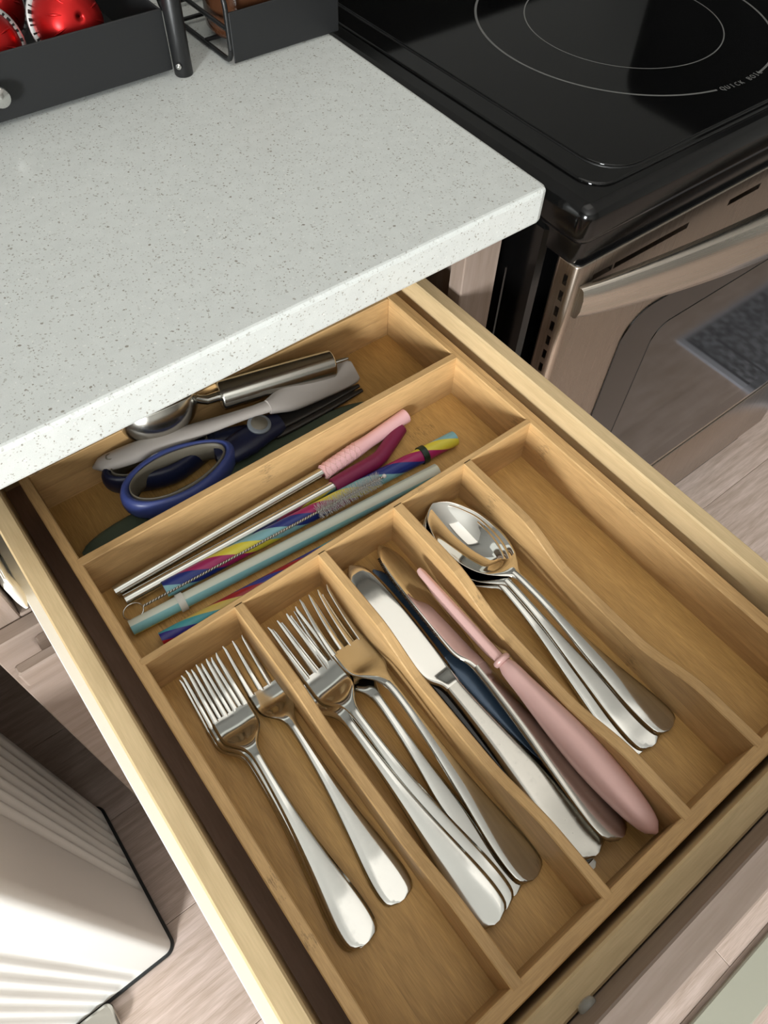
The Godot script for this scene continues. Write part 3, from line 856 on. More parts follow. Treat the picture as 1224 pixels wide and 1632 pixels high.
# ---------------------------------------------------------------- rack, capsules, basket, jar
func rack() -> void:
	var yc := 0.914
	var o := thing("pod_rack", "black metal drawer rack of coffee pods on the countertop", "rack", Vector3(-0.2, yc, -0.38))
	var zf := 0.1575; var xr := 0.1425; var xl := -0.21
	var dr := box_part("drawer_front", Vector3(xl, 0.0035, zf - 0.002), Vector3(xr - 0.0005, 0.0485, zf), M.black_coat, o, 0, 0.0006)
	var b := MB.new()
	b.box(Vector3(xl, 0.0035, -0.15), Vector3(xl + 0.0015, 0.0485, zf - 0.0015), 0.0003)
	b.box(Vector3(xr - 0.003, 0.0035, -0.15), Vector3(xr - 0.0012, 0.0485, zf - 0.0015), 0.0003)
	b.box(Vector3(xl, 0.0035, -0.1515), Vector3(xr - 0.0012, 0.0485, -0.15), 0.0003)
	built("drawer_side", b, M.black_coat, dr)
	box_part("drawer_liner", Vector3(xl + 0.0016, 0.0030, -0.15), Vector3(xr - 0.0032, 0.0050, zf - 0.0022), M.tray_liner, dr, 0, 0.0003)
	b = MB.new()
	b.lathe([[0.0, 0.0], [0.004, 0.0], [0.0045, 0.006], [0.0072, 0.008], [0.0076, 0.012], [0.006, 0.0145], [0.0, 0.0155]], Vector3(0.0005, 0.0255, zf - 0.0005), Vector3(0, 0, 1), 24)
	built("knob", b, M.knob_chrome, dr)
	for p in [[0.1490, 0.1615], [0.1490, -0.155], [-0.2165, 0.1615], [-0.2165, -0.155]]:
		b = MB.new()
		b.lathe([[0.0, 0.0], [0.0072, 0.0], [0.0076, 0.001], [0.0076, 0.150], [0.0, 0.150]], Vector3(p[0], 0, p[1]), Vector3.UP, 24)
		var post := built("post", b, M.black_tube, o)
		if p[1] > 0.0 and p[0] > 0.0:
			b = MB.new()
			b.lathe([[0.0, 0.0], [0.0026, 0.0], [0.0022, 0.0014], [0.0, 0.0019]], Vector3(p[0] - 0.006, 0.0095, p[1] + 0.0058), Vector3(-0.7, 0, 0.71).normalized(), 14)
			built("screw", b, M.knob_chrome, post)
	b = MB.new()
	for z in [0.1615, -0.155]: b.tube([Vector3(-0.2165, 0.147, z), Vector3(0.149, 0.147, z)], 0.004, 10)
	for x in [-0.2165, 0.149]: b.tube([Vector3(x, 0.147, -0.155), Vector3(x, 0.147, 0.1615)], 0.004, 10)
	built("top_rail", b, M.black_tube, o)
	# capsules lying in the drawer, domes to the front
	var spots := [
		[Vector3(-0.1185, 0.9500, -0.2700), Vector3(0.10, 0.42, 0.90), "red foil coffee pod nearest the rack corner post"],
		[Vector3(-0.1850, 0.9475, -0.2715), Vector3(-0.10, 0.42, 0.90), "red foil coffee pod at the left end of the rack drawer"],
		[Vector3(-0.158, 0.9480, -0.3350), Vector3(0.1, 0.5, 0.86), "dark red foil coffee pod in the back row of the rack"]]
	for s in spots:
		var ax: Vector3 = s[1].normalized()
		var pod := thing("coffee_pod", s[2], "coffee pod", s[0], "red coffee pods in the rack")
		b = MB.new()
		var pr := [[0.0, -0.001], [0.0265, -0.001]]
		for k in 13:
			var t := float(k) / 12 * PI / 2
			pr.append([0.0268 * pow(cos(t), 0.8), 0.003 + 0.026 * sin(t)])
		pr.append([0.004, 0.0285]); pr.append([0.0, 0.0272])
		b.lathe(pr, Vector3.ZERO, ax, 40)
		built("dome", b, M.red_foil, pod)
		b = MB.new()
		b.lathe([[0.0, -0.0006], [0.0302, -0.0006], [0.0308, 0.0001], [0.0302, 0.0008], [0.0262, 0.0010], [0.0, 0.0010]], Vector3.ZERO, ax, 48)
		built("rim", b, M.silver_foil, pod)
		# bar code round the rim
		var a := ax.cross(Vector3.RIGHT).normalized(); var c := ax.cross(a).normalized()
		b = MB.new()
		var rr := RandomNumberGenerator.new(); rr.seed = 3
		var ang := 0.0
		while ang < TAU:
			var wd := rr.randf_range(0.03, 0.10)
			var P := []
			for e in [[0.0266, ang], [0.0293, ang], [0.0293, ang + wd], [0.0266, ang + wd]]:
				P.append((a * cos(e[1]) + c * sin(e[1])) * float(e[0]))
			var lo := ax * 0.0008; var hi := ax * 0.00125
			var ra := PackedVector3Array(); var rb := PackedVector3Array()
			for p in P: ra.append(p + lo); rb.append(p + hi)
			b.loft([ra, rb], -1)
			ang += wd + rr.randf_range(0.05, 0.16)
		built("bar_code", b, M.code_black, pod)
		# ridges pressed in the dome
		b = MB.new()
		for k in 10:
			var t := TAU * k / 10
			var e := a * cos(t) + c * sin(t)
			var path := []
			for j in 5:
				var q := deg_to_rad(38.0 + 7.0 * j)
				path.append(e * (0.0268 * pow(cos(q), 0.8)) + ax * (0.003 + 0.026 * sin(q)))
			b.tube(path, [0.0002, 0.0007, 0.0009, 0.0007, 0.0002], 6)
		built("ridge", b, M.red_foil, pod)
	# wire basket with a sheet front
	var w := thing("wire_basket", "black wire basket with a flat metal front beside the range", "basket", Vector3(0.0, yc, -0.206))
	var fp := box_part("front_plate", Vector3(-0.0092, 0.0018, -0.0012), Vector3(0.0985, 0.0400, 0.0), M.black_coat, w, 0, 0.0005)
	for x in [-0.0105, 0.0975]:
		b = MB.new()
		var path := []
		var c0 := [Vector3(x, 0.0022, -0.0022), Vector3(x, 0.0022, -0.13), Vector3(x, 0.052, -0.13), Vector3(x, 0.052, -0.0022)]
		for k in 4:
			var p: Vector3 = c0[k]; var p0: Vector3 = c0[(k + 3) % 4]; var p1: Vector3 = c0[(k + 1) % 4]
			for j in 5:
				var t := float(j) / 4
				var A := p + (p0 - p).normalized() * 0.010; var B := p + (p1 - p).normalized() * 0.010
				path.append(A.lerp(p, t).lerp(p.lerp(B, t), t))
		path.append(path[0])
		b.tube(path, 0.0021, 10)
		built("side_loop", b, M.black_tube, w)
	b = MB.new()
	for q in [[0.0045, -0.045], [0.0045, -0.09], [0.0045, -0.125]]: b.tube([Vector3(-0.0105, q[0], q[1]), Vector3(0.0975, q[0], q[1])], 0.0018, 8)
	b.tube([Vector3(-0.0105, 0.027, -0.003), Vector3(-0.0105, 0.027, -0.129)], 0.0019, 8)
	b.tube([Vector3(-0.0105, 0.030, -0.129), Vector3(0.0975, 0.030, -0.129)], 0.0019, 8)
	b.tube([Vector3(0.0975, 0.027, -0.003), Vector3(0.0975, 0.027, -0.129)], 0.0019, 8)
	built("cross_wire", b, M.black_tube, w)
	# jar of coffee in the basket
	var j := thing("jar", "round brown jar standing in the wire basket behind its front plate", "jar", Vector3(0.0325, yc + 0.0065, -0.2525))
	b = MB.new()
	b.lathe([[0.0, 0.0], [0.033, 0.0], [0.0358, 0.004], [0.0362, 0.010], [0.0362, 0.075], [0.031, 0.085], [0.031, 0.090], [0.0, 0.090]], Vector3.ZERO, Vector3.UP, 48)
	built("glass", b, M.amber_glass, j)
	b = MB.new()
	b.lathe([[0.0, 0.0902], [0.033, 0.0902], [0.033, 0.105], [0.031, 0.107], [0.0, 0.107]], Vector3.ZERO, Vector3.UP, 40)
	built("lid", b, M.black_plastic, j)

# ---------------------------------------------------------------- forks, spoons, knives
func curve(pts: Array, s: float) -> float:
	for k in pts.size() - 1:
		if s <= pts[k + 1][0]:
			var t: float = clampf((s - pts[k][0]) / (pts[k + 1][0] - pts[k][0]), 0.0, 1.0)
			var m0: float = 0.0; var m1: float = 0.0
			var h: float = pts[k + 1][0] - pts[k][0]
			if k > 0: m0 = (pts[k + 1][1] - pts[k - 1][1]) / (pts[k + 1][0] - pts[k - 1][0]) * h
			else: m0 = pts[1][1] - pts[0][1]
			if k + 2 < pts.size(): m1 = (pts[k + 2][1] - pts[k][1]) / (pts[k + 2][0] - pts[k][0]) * h
			else: m1 = pts[k + 1][1] - pts[k][1]
			return (2 * t * t * t - 3 * t * t + 1) * pts[k][1] + (t * t * t - 2 * t * t + t) * m0 + (3 * t * t - 2 * t * t * t) * pts[k + 1][1] + (t * t * t - t * t) * m1
	return pts[pts.size() - 1][1]

const HANDLE_W := [[0.0, 0.0028], [0.004, 0.0062], [0.012, 0.0087], [0.03, 0.0103], [0.075, 0.0108], [0.14, 0.0098], [0.26, 0.0068], [0.40, 0.0042], [0.52, 0.0031], [0.60, 0.0030]]

func make_fork() -> Dictionary:
	# all lengths as shares of the fork's length L = 0.187
	var L := 0.187
	var hgt := [[0.0, 0.0055], [0.05, 0.0065], [0.15, 0.0105], [0.30, 0.0300], [0.46, 0.0560], [0.58, 0.0720], [0.64, 0.0690], [0.69, 0.0480], [0.735, 0.0200], [0.78, 0.0080], [0.84, 0.0090], [0.92, 0.0290], [1.0, 0.0640]]
	var width := HANDLE_W + [[0.635, 0.0036], [0.665, 0.0058], [0.69, 0.0090], [0.715, 0.0116], [0.745, 0.0129], [0.79, 0.0130], [0.82, 0.0129]]
	var hb := MB.new(); var st := []
	for k in 41:
		var s: float = 0.635 * pow(float(k) / 40, 1.15)
		st.append([s * L, curve(width, s), curve(hgt, s) * L, lerpf(0.0016, 0.0024, smoothstep(0.1, 0.55, s)), 0.0006 * smoothstep(0.0, 0.2, s)])
	hb.bar(st)
	var head := MB.new(); st = []
	for k in 25:
		var s := lerpf(0.635, 0.815, float(k) / 24)
		st.append([s * L, curve(width, s), curve(hgt, s) * L, lerpf(0.0024, 0.0015, float(k) / 24), lerpf(0.0006, -0.0018, smoothstep(0.66, 0.75, s))])
	head.bar(st, 13)
	var tines := []
	for i in 4:
		var tb := MB.new(); st = []
		for k in 15:
			var s := lerpf(0.808, 1.0, float(k) / 14)
			var outer := lerpf(0.0129, 0.0111, float(k) / 14)
			var hw := lerpf(0.0024, 0.0011, pow(float(k) / 14, 0.8))
			if k == 14: hw = 0.0005
			var off := (i - 1.5) / 1.5 * (outer - hw)
			var u := off / outer
			st.append([s * L, hw, curve(hgt, s) * L - 0.0018 * (1.0 - u * u) * lerpf(1.0, 0.2, float(k) / 14), lerpf(0.0015, 0.0012, float(k) / 14), 0.0, off])
		tb.bar(st, 7)
		tines.append(tb.mesh())
	return {"handle": hb.mesh(), "head": head.mesh(), "tines": tines}

func make_spoon() -> Dictionary:
	var L := 0.216
	var hgt := [[0.0, 0.0050], [0.05, 0.0058], [0.15, 0.0100], [0.30, 0.0270], [0.46, 0.0560], [0.56, 0.0700], [0.62, 0.0745], [0.67, 0.0680], [0.72, 0.0610], [0.85, 0.0555], [1.0, 0.0565]]
	var hb := MB.new(); var st := []
	for k in 41:
		var s: float = 0.635 * pow(float(k) / 40, 1.15)
		st.append([s * L, curve(HANDLE_W, s) * 1.02, curve(hgt, s) * L, lerpf(0.0016, 0.0024, smoothstep(0.1, 0.55, s)), 0.0006 * smoothstep(0.0, 0.2, s)])
	hb.bar(st)
	var bowl := MB.new(); st = []
	var width := [[0.615, 0.0032], [0.63, 0.0044], [0.652, 0.0088], [0.69, 0.0152], [0.75, 0.0206], [0.82, 0.0224], [0.88, 0.0215], [0.93, 0.0174], [0.965, 0.0131], [0.987, 0.0082], [0.997, 0.0042], [1.0, 0.0012]]
	for k in 49:
		var s: float = lerpf(0.615, 1.0, sin(float(k) / 48 * PI / 2) * 0.35 + float(k) / 48 * 0.65)
		var e := (s - 0.815) / 0.185
		var deep: float = -0.0105 * clampf(1.0 - e * e, 0.0, 1.0) * smoothstep(0.64, 0.72, s) + 0.0006 * (1.0 - smoothstep(0.62, 0.66, s))
		st.append([s * L, curve(width, s), curve(hgt, s) * L, 0.0016, deep])
	bowl.bar(st, 25)
	return {"handle": hb.mesh(), "bowl": bowl.mesh()}

func cutlery() -> void:
	var F := 0.762
	var fk := make_fork()
	var forks := [
		# first compartment: one alone and three nested
		[Vector3(-0.2720, F, 0.3637), Vector3(-0.2639, F, 0.1788), 0.0, 0.0, "fork lying alone right of the nested forks in the leftmost compartment", "forks in the leftmost compartment"],
		[Vector3(-0.3022, F, 0.3675), Vector3(-0.2972, F, 0.1822), 0.0, 0.0, "bottom fork of the nested stack in the leftmost compartment", "forks in the leftmost compartment"],
		[Vector3(-0.3015, F + 0.0024, 0.3682), Vector3(-0.2950, F + 0.0026, 0.1815), 0.0, 0.0, "middle fork of the nested stack in the leftmost compartment", "forks in the leftmost compartment"],
		[Vector3(-0.3005, F + 0.0050, 0.3682), Vector3(-0.2912, F + 0.0050, 0.1815), 0.0, 0.0, "top fork of the nested stack in the leftmost compartment", "forks in the leftmost compartment"],
		# second compartment: two crossed, and two nested on the right
		[Vector3(-0.2388, F + 0.0085, 0.4035), Vector3(-0.2372, F + 0.0034, 0.1890), -9.0, 0.0, "fork against the left divider of the second compartment", "forks in the second compartment"],
		[Vector3(-0.2310, F + 0.0046, 0.4020), Vector3(-0.2318, F + 0.0066, 0.1865), -9.0, 0.0, "second fork from the left in the second compartment", "forks in the second compartment"],
		[Vector3(-0.2215, F + 0.0008, 0.4000), Vector3(-0.2130, F + 0.0035, 0.1870), 0.0, 0.0, "fork nested under the rightmost one in the second compartment", "forks in the second compartment"],
		[Vector3(-0.2058, F + 0.0020, 0.4005), Vector3(-0.2098, F + 0.0100, 0.1850), 11.0, 0.0, "rightmost fork leaning on the right divider of the second compartment", "forks in the second compartment"]]
	for q in forks:
		var o := thing("fork", q[4], "fork", Vector3.ZERO, q[5])
		part("handle", fk.handle, M.polished_steel, o)
		var h := part("head", fk.head, M.polished_steel, o)
		for m in fk.tines: part("tine", m, M.polished_steel, h)
		lay(o, q[0], q[1], q[2])
		var len: float = q[0].distance_to(q[1])
		o.scale = Vector3(len / 0.187, 1.0, 1.0 if len < 0.2 else 1.06)
	var sp := make_spoon()
	var spoons := [
		[Vector3(-0.1035, F, 0.3900), Vector3(-0.0965, F, 0.1770), -4.0, "bottom spoon of the nested three with its handle along the left divider"],
		[Vector3(-0.0940, F + 0.0022, 0.3918), Vector3(-0.0962, F + 0.0022, 0.1765), -2.0, "middle spoon of the nested three"],
		[Vector3(-0.0788, F + 0.0042, 0.3915), Vector3(-0.0958, F + 0.0044, 0.1755), 4.0, "top spoon of the nested three, bowl uppermost"]]
	for q in spoons:
		var o := thing("spoon", q[3], "spoon", Vector3.ZERO, "spoons in the fourth compartment")
		part("handle", sp.handle, M.polished_steel, o)
		part("bowl", sp.bowl, M.mirror_steel, o)
		lay(o, q[0], q[1], q[2])
		o.scale = Vector3(q[0].distance_to(q[1]) / 0.216, 1, 1)
	knives(F)

func knives(F: float) -> void:
	# table knives: broad flat handle, mirror blade with a toothed edge (towards -z of the knife)
	var L := 0.236
	var hb := MB.new(); var st := []
	var hw := [[0.0, 0.0030], [0.004, 0.0066], [0.014, 0.0104], [0.035, 0.0128], [0.08, 0.0138], [0.20, 0.0120], [0.34, 0.0086], [0.46, 0.0066], [0.53, 0.0062]]
	for k in 41:
		var s: float = 0.53 * pow(float(k) / 40, 1.1)
		st.append([s * L, curve(hw, s), 0.003 - 0.0008 * (1.0 - smoothstep(0.0, 0.2, s)), lerpf(0.0032, 0.0062, smoothstep(0.03, 0.35, s)), 0.0004])
	hb.bar(st, 11)
	var bb := MB.new(); st = []
	var up := [[0.515, 0.0060], [0.55, 0.0072], [0.58, 0.0112], [0.61, 0.0126], [0.75, 0.0126], [0.88, 0.0116], [0.95, 0.0088], [0.985, 0.0044], [1.0, 0.0006]]
	var dn := [[0.515, 0.0060], [0.55, 0.0070], [0.65, 0.0094], [0.80, 0.0112], [0.92, 0.0108], [0.97, 0.0082], [0.99, 0.0046], [1.0, 0.0006]]
	for k in 61:
		var s: float = lerpf(0.515, 1.0, float(k) / 60)
		var a := curve(up, s); var c := curve(dn, s)
		st.append([s * L, (a + c) * 0.5, 0.0030 + 0.0006 * s, lerpf(0.0050, 0.0015, smoothstep(0.515, 0.60, s)), 0.0, (c - a) * 0.5])
	bb.bar(st, 9)
	var teeth := MB.new()
	for k in 48:
		var s := lerpf(0.66, 0.955, float(k) / 47)
		var a := curve(up, s)
		teeth.box(Vector3(s * L - 0.00035, 0.0026, -a - 0.00055), Vector3(s * L + 0.00035, 0.0042, -a + 0.0012), 0.0001)
	var hm := hb.mesh(); var bm := bb.mesh(); var tm := teeth.mesh()
	for q in [[Vector3(-0.1718, F + 0.0095, 0.4130), Vector3(-0.1730, F + 0.0080, 0.1790), 0.0, "table knife lying flat in front, broad blade mirroring white"],
			[Vector3(-0.1565, F + 0.0140, 0.4155), Vector3(-0.1475, F + 0.0075, 0.1775), 24.0, "table knife tilted beside the pink knife, its blade mirroring it"]]:
		var o := thing("table_knife", q[3], "knife", Vector3.ZERO, "steel table knives in the third compartment")
		part("handle", hm, M.satin_steel, o)
		var bl := part("blade", bm, M.mirror_steel, o)
		part("serration", tm, M.dark_steel, bl)
		lay(o, q[0], q[1], q[2])
		o.scale = Vector3(q[0].distance_to(q[1]) / L, 1, 1)
	# pink coated knife on its edge by the right divider
	var o := thing("pink_knife", "pink coated knife with a thick oval handle by the right divider", "knife")
	var b := MB.new()
	var path := []; var rad := []
	var A := Vector3(-0.1405, F + 0.0225, 0.4255); var R := Vector3(-0.1412, F + 0.0255, 0.3005); var T := Vector3(-0.1425, F + 0.0280, 0.2165)
	for k in 33:
		var t := float(k) / 32
		path.append(A.lerp(R, t))
		rad.append(0.0108 * curve([[0.0, 0.10], [0.012, 0.32], [0.05, 0.58], [0.15, 0.82], [0.30, 0.97], [0.45, 1.0], [0.65, 0.86], [0.85, 0.64], [0.97, 0.53], [1.0, 0.40]], t))
	b.tube(path, rad, 24)
	built("handle", b, M.pink_coat, o)
	b = MB.new()
	var ax := (T - R).normalized()
	b.tube([R - ax * 0.001, R + ax * 0.0002, R + ax * 0.0010, R + ax * 0.0026, R + ax * 0.0042, R + ax * 0.0050], [0.0030, 0.0032, 0.0056, 0.0061, 0.0056, 0.0030], 20)
	built("collar", b, M.pink_coat, o)
	b = MB.new()
	var rings := []
	for k in 25:
		var t := float(k) / 24
		var p := (R + ax * 0.004).lerp(T, t)
		var w := lerpf(0.0036, 0.0029, t); var deep := lerpf(0.009, 0.0125, smoothstep(0.0, 0.15, t)) * (1.0 - 0.6 * smoothstep(0.75, 1.0, t))
		if k == 24: w = 0.0018
		rings.append(PackedVector3Array([p + Vector3(-w, -0.0006, 0), p + Vector3(-w * 0.75, 0.0010, 0), p + Vector3(0, 0.0016, 0), p + Vector3(w * 0.75, 0.0010, 0), p + Vector3(w, -0.0006, 0), p + Vector3(w * 0.55, -0.004, 0), p + Vector3(0.0003, -deep, 0), p + Vector3(-0.0003, -deep, 0), p + Vector3(-w * 0.55, -0.004, 0)]))
	b.loft(rings, 0)
	built("blade", b, M.pink_coat, o)
	# slate blue knife under the table knives
	o = thing("blue_knife", "slate blue coated knife lying between and under the table knives", "knife")
	b = MB.new(); st = []
	for k in 25:
		var t := float(k) / 24
		st.append([t * 0.088, curve([[0.0, 0.0012], [0.05, 0.0036], [0.3, 0.0062], [0.7, 0.0084], [1.0, 0.0078]], t), 0.0030, 0.0060, 0.0004])
	b.bar(st, 11)
	built("handle", b, M.slate_blue, o)
	b = MB.new(); st = []
	for k in 21:
		var t := float(k) / 20
		st.append([0.087 + t * 0.082, curve([[0.0, 0.0070], [0.5, 0.0086], [0.85, 0.0072], [0.97, 0.0034], [1.0, 0.0008]], t), 0.0030, lerpf(0.0045, 0.0016, smoothstep(0.0, 0.2, t)), 0.0])
	b.bar(st, 9)
	built("blade", b, M.slate_blue, o)
	lay(o, Vector3(-0.1575, F + 0.0015, 0.3580), Vector3(-0.1600, F + 0.0035, 0.1900), 3.0)
	# black handled knife along the left divider
	o = thing("black_knife", "black handled knife under the table knife along the left divider", "knife")
	b = MB.new(); st = []
	for k in 25:
		var t := float(k) / 24
		st.append([0.003 + t * 0.150, curve([[0.0, 0.0040], [0.08, 0.0066], [0.4, 0.0070], [0.8, 0.0062], [1.0, 0.0056]], t), 0.0050, 0.0095, 0.0])
	b.bar(st, 11)
	built("handle", b, M.gloss_black, o)
	b = MB.new(); st = []
	for t in [[0.0, 0.0016], [0.0016, 0.0044], [0.0035, 0.0046]]: st.append([t[0] - 0.0012, t[1], 0.005, 0.0085, 0.0])
	b.bar(st, 9)
	built("end_cap", b, M.white_band, o)
	b = MB.new(); st = []
	for k in 13:
		var t := float(k) / 12
		st.append([0.152 + t * 0.085, curve([[0.0, 0.0052], [0.6, 0.0058], [0.9, 0.0040], [1.0, 0.0008]], t), 0.0040, 0.0013, 0.0])
	b.bar(st, 7)
	built("blade", b, M.polished_steel, o)
	lay(o, Vector3(-0.1775, F + 0.0003, 0.4160), Vector3(-0.1795, F + 0.0003, 0.1800), 0.0)

# ---------------------------------------------------------------- back compartment
func utensils() -> void:
	var F := 0.762
	# dark green knife along the cross divider
	var o := thing("green_knife", "dark green knife lying along the divider under the scissors", "knife")
	var b := MB.new(); var st := []
	for k in 29:
		var t := float(k) / 28
		st.append([t * 0.125, curve([[0.0, 0.0020], [0.04, 0.0072], [0.15, 0.0115], [0.4, 0.0130], [0.8, 0.0118], [1.0, 0.0110]], t), 0.0070, lerpf(0.0095, 0.0125, smoothstep(0.0, 0.3, t)), 0.0])
	b.bar(st, 13)
	built("handle", b, M.dark_green, o)
	b = MB.new(); st = []
	for k in 21:
		var t := float(k) / 20
		st.append([0.124 + t * 0.126, curve([[0.0, 0.0112], [0.4, 0.0140], [0.8, 0.0105], [0.97, 0.0040], [1.0, 0.0008]], t), 0.0065, lerpf(0.009, 0.0022, smoothstep(0.0, 0.12, t)), 0.0])
	b.bar(st, 9)
	built("blade", b, M.dark_green, o)
	lay(o, Vector3(-0.3165, F + 0.0005, 0.0600), Vector3(-0.0700, F + 0.0005, 0.0610), 0.0)
	# scissors: two loops, two blades, a pivot
	o = thing("scissors", "blue handled kitchen scissors with grey lined finger loops", "scissors")
	var loops := [[Vector3(-0.2310, F + 0.0235, 0.0500), 0.0370, 0.0165, -4.0, M.scissor_blue], [Vector3(-0.2330, F + 0.0150, 0.0215), 0.0365, 0.0115, 4.0, M.navy]]
	for q in loops:
		b = MB.new(); var lin := MB.new()
		var path := []; var rad := []; var rings := []
		var ang := deg_to_rad(q[3])
		for k in 49:
			var t := TAU * k / 48
			var e := Vector2(cos(t) * q[1], sin(t) * q[2] * (1.0 - 0.16 * cos(t)))
			e = e.rotated(ang)
			path.append(q[0] + Vector3(e.x, -0.10 * e.x, e.y))
		b = MB.new()
		var ro := []
		for k in 49:
			var p: Vector3 = path[k]
			var out: Vector3 = (p - q[0]).normalized()
			var r := PackedVector3Array()
			for j in 14:
				var a := TAU * j / 14
				r.append(p + out * (0.0046 + 0.0048 * cos(a)) + Vector3.UP * (0.0100 * sin(a)))
			ro.append(r)
		b.loft(ro, 0, false)
		built("finger_loop", b, q[4], o)
		ro = []
		for k in 49:
			var p: Vector3 = path[k]
			var out: Vector3 = (p - q[0]).normalized()
			var r := PackedVector3Array()
			for j in 10:
				var a := TAU * j / 10
				r.append(p + out * (0.0004 + 0.0014 * cos(a)) + Vector3.UP * (0.0101 * sin(a)))
			ro.append(r)
		lin.loft(ro, 0, false)
		built("loop_liner", lin, M.liner_grey, o)
	# shanks joining at the pivot
	b = MB.new()
	b.tube([Vector3(-0.2000, F + 0.0195, 0.0440), Vector3(-0.1880, F + 0.0185, 0.0470), Vector3(-0.1740, F + 0.0175, 0.0455), Vector3(-0.1600, F + 0.0168, 0.0425), Vector3(-0.1470, F + 0.0160, 0.0415), Vector3(-0.1405, F + 0.0155, 0.0415)], [0.0090, 0.0115, 0.0125, 0.0120, 0.0110, 0.0085], 18, 0, 0.62)
	built("shank", b, M.navy, o)
	b = MB.new()
	b.tube([Vector3(-0.2040, F + 0.0130, 0.0195), Vector3(-0.1900, F + 0.0135, 0.0240), Vector3(-0.1720, F + 0.0135, 0.0330), Vector3(-0.1560, F + 0.0130, 0.0400)], [0.0060, 0.0075, 0.0080, 0.0080], 16, 0, 0.7)
	built("shank", b, M.navy, o)
	b = MB.new()
	b.lathe([[0.0, 0.0], [0.0092, 0.0], [0.0092, 0.0016], [0.0084, 0.0024], [0.0, 0.0026]], Vector3(-0.1590, F + 0.0242, 0.0420), Vector3(0.1, 0.98, 0.12).normalized(), 32)
	var pv := built("pivot", b, M.pivot_grey, o)
	b = MB.new()
	b.lathe([[0.0, 0.0022], [0.0066, 0.0022], [0.0064, 0.0030], [0.0, 0.0032]], Vector3(-0.1590, F + 0.0242, 0.0420), Vector3(0.1, 0.98, 0.12).normalized(), 28)
	built("pivot_cap", b, M.liner_grey, pv)
	for q in [[0.0395, 0.0, 0.0145], [0.0440, 1.0, 0.0120]]:
		b = MB.new(); st = []
		for k in 21:
			var t := float(k) / 20
			st.append([t * 0.088, lerpf(0.0085, 0.0018, pow(t, 1.6)), 0.0, 0.0022, 0.0003])
		b.bar(st, 9)
		var bl := built("blade", b, M.blade_grey, o)
		lay(bl, Vector3(-0.1500, F + q[2], q[0]), Vector3(-0.0645, F + 0.0070 - 0.0016 * q[1], q[0] + 0.001), 8.0)
	# grey silicone spatula over the scissors
	o = thing("spatula", "grey silicone spatula lying across the blue scissors", "spatula")
	b = MB.new()
	var path := []; var rad := []
	var A := Vector3(-0.2795, F + 0.0270, 0.0075); var B := Vector3(-0.1435, F + 0.0285, 0.0335)
	for k in 25:
		var t := float(k) / 24
		path.append(A.lerp(B, t) + Vector3(0, 0.001 * sin(t * PI), 0))
		rad.append(curve([[0.0, 0.0010], [0.02, 0.0048], [0.10, 0.0078], [0.30, 0.0085], [0.60, 0.0066], [0.85, 0.0050], [1.0, 0.0055]], t))
	b.tube(path, rad, 18, 0, 0.72)
	var hd := built("handle", b, M.spatula_grey, o)
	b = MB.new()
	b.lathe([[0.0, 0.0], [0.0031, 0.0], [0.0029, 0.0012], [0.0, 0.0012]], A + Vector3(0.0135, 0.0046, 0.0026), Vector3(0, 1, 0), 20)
	built("hang_hole_disc", b, M.liner_grey, hd)  # darker disc painted for the shade inside the hanging hole
	b = MB.new(); st = []
	for k in 25:
		var t := float(k) / 24
		st.append([t * 0.086, curve([[0.0, 0.0058], [0.06, 0.0072], [0.16, 0.0098], [0.26, 0.0112], [0.6, 0.0118], [0.95, 0.0108], [1.0, 0.0085]], t), 0.0, lerpf(0.0075, 0.0020, smoothstep(0.0, 0.9, t)), 0.0018 * (1.0 - t)])
	b.bar(st, 13)
	var blade := built("blade", b, M.spatula_grey, o)
	lay(blade, Vector3(-0.1455, F + 0.0285, 0.0340), Vector3(-0.0660, F + 0.0185, 0.0325), 30.0)
	# ice cream scoop
	o = thing("ice_cream_scoop", "steel ice cream scoop with a thick brushed handle at the back", "scoop")
	var P0 := Vector3(-0.1720, F + 0.0345, 0.0070); var P1 := Vector3(-0.0780, F + 0.0310, 0.0265)
	var d := (P1 - P0).normalized()
	b = MB.new()
	b.tube([P0, P0 + d * 0.0006, P0 + d * 0.002, P1 - d * 0.002, P1 - d * 0.0006, P1], [0.0100, 0.0112, 0.0118, 0.0112, 0.0106, 0.0092], 28)
	built("handle", b, M.satin_steel, o)
	b = MB.new()
	b.tube([P1, P1 + d * 0.010, P1 + d * 0.0135], [0.0020, 0.0019, 0.0012], 12)
	built("hanging_loop", b, M.polished_steel, o)
	b = MB.new()
	b.tube([P0 + d * 0.001, P0 - d * 0.010, P0 - d * 0.0165 + Vector3(0, 0.0035, 0), P0 - d * 0.021 + Vector3(0, 0.0075, 0), P0 - d * 0.026 + Vector3(0, 0.0060, 0)], [0.0042, 0.0040, 0.0036, 0.0036, 0.0030], 14)
	built("stem", b, M.polished_steel, o)
	# bowl: a half ellipsoid shell opening up and to the back
	b = MB.new()
	var C := P0 - d * 0.0470 + Vector3(0, 0.0040, -0.0040)
	var open := Vector3(0.05, 0.74, -0.67).normalized()
	var ux := (d - open * d.dot(open)).normalized(); var uz := ux.cross(open).normalized()
	var rr := []
	for k in 15:
		var t := PI / 2 * k / 14
		var s := maxf(cos(PI / 2 - t), 0.004)
		rr.append(b.ring(C - open * (0.0255 * cos(t)), ux, uz, 0.0325 * s, 0.0255 * s, 40))
	for k in range(14, -1, -1):
		var t := PI / 2 * k / 14
		var s := maxf(cos(PI / 2 - t), 0.004)
		rr.append(b.ring(C - open * (0.0242 * cos(t)), ux, uz, 0.0310 * s, 0.0240 * s, 40))
	b.loft(rr, 0)
	built("bowl", b, M.satin_steel, o)

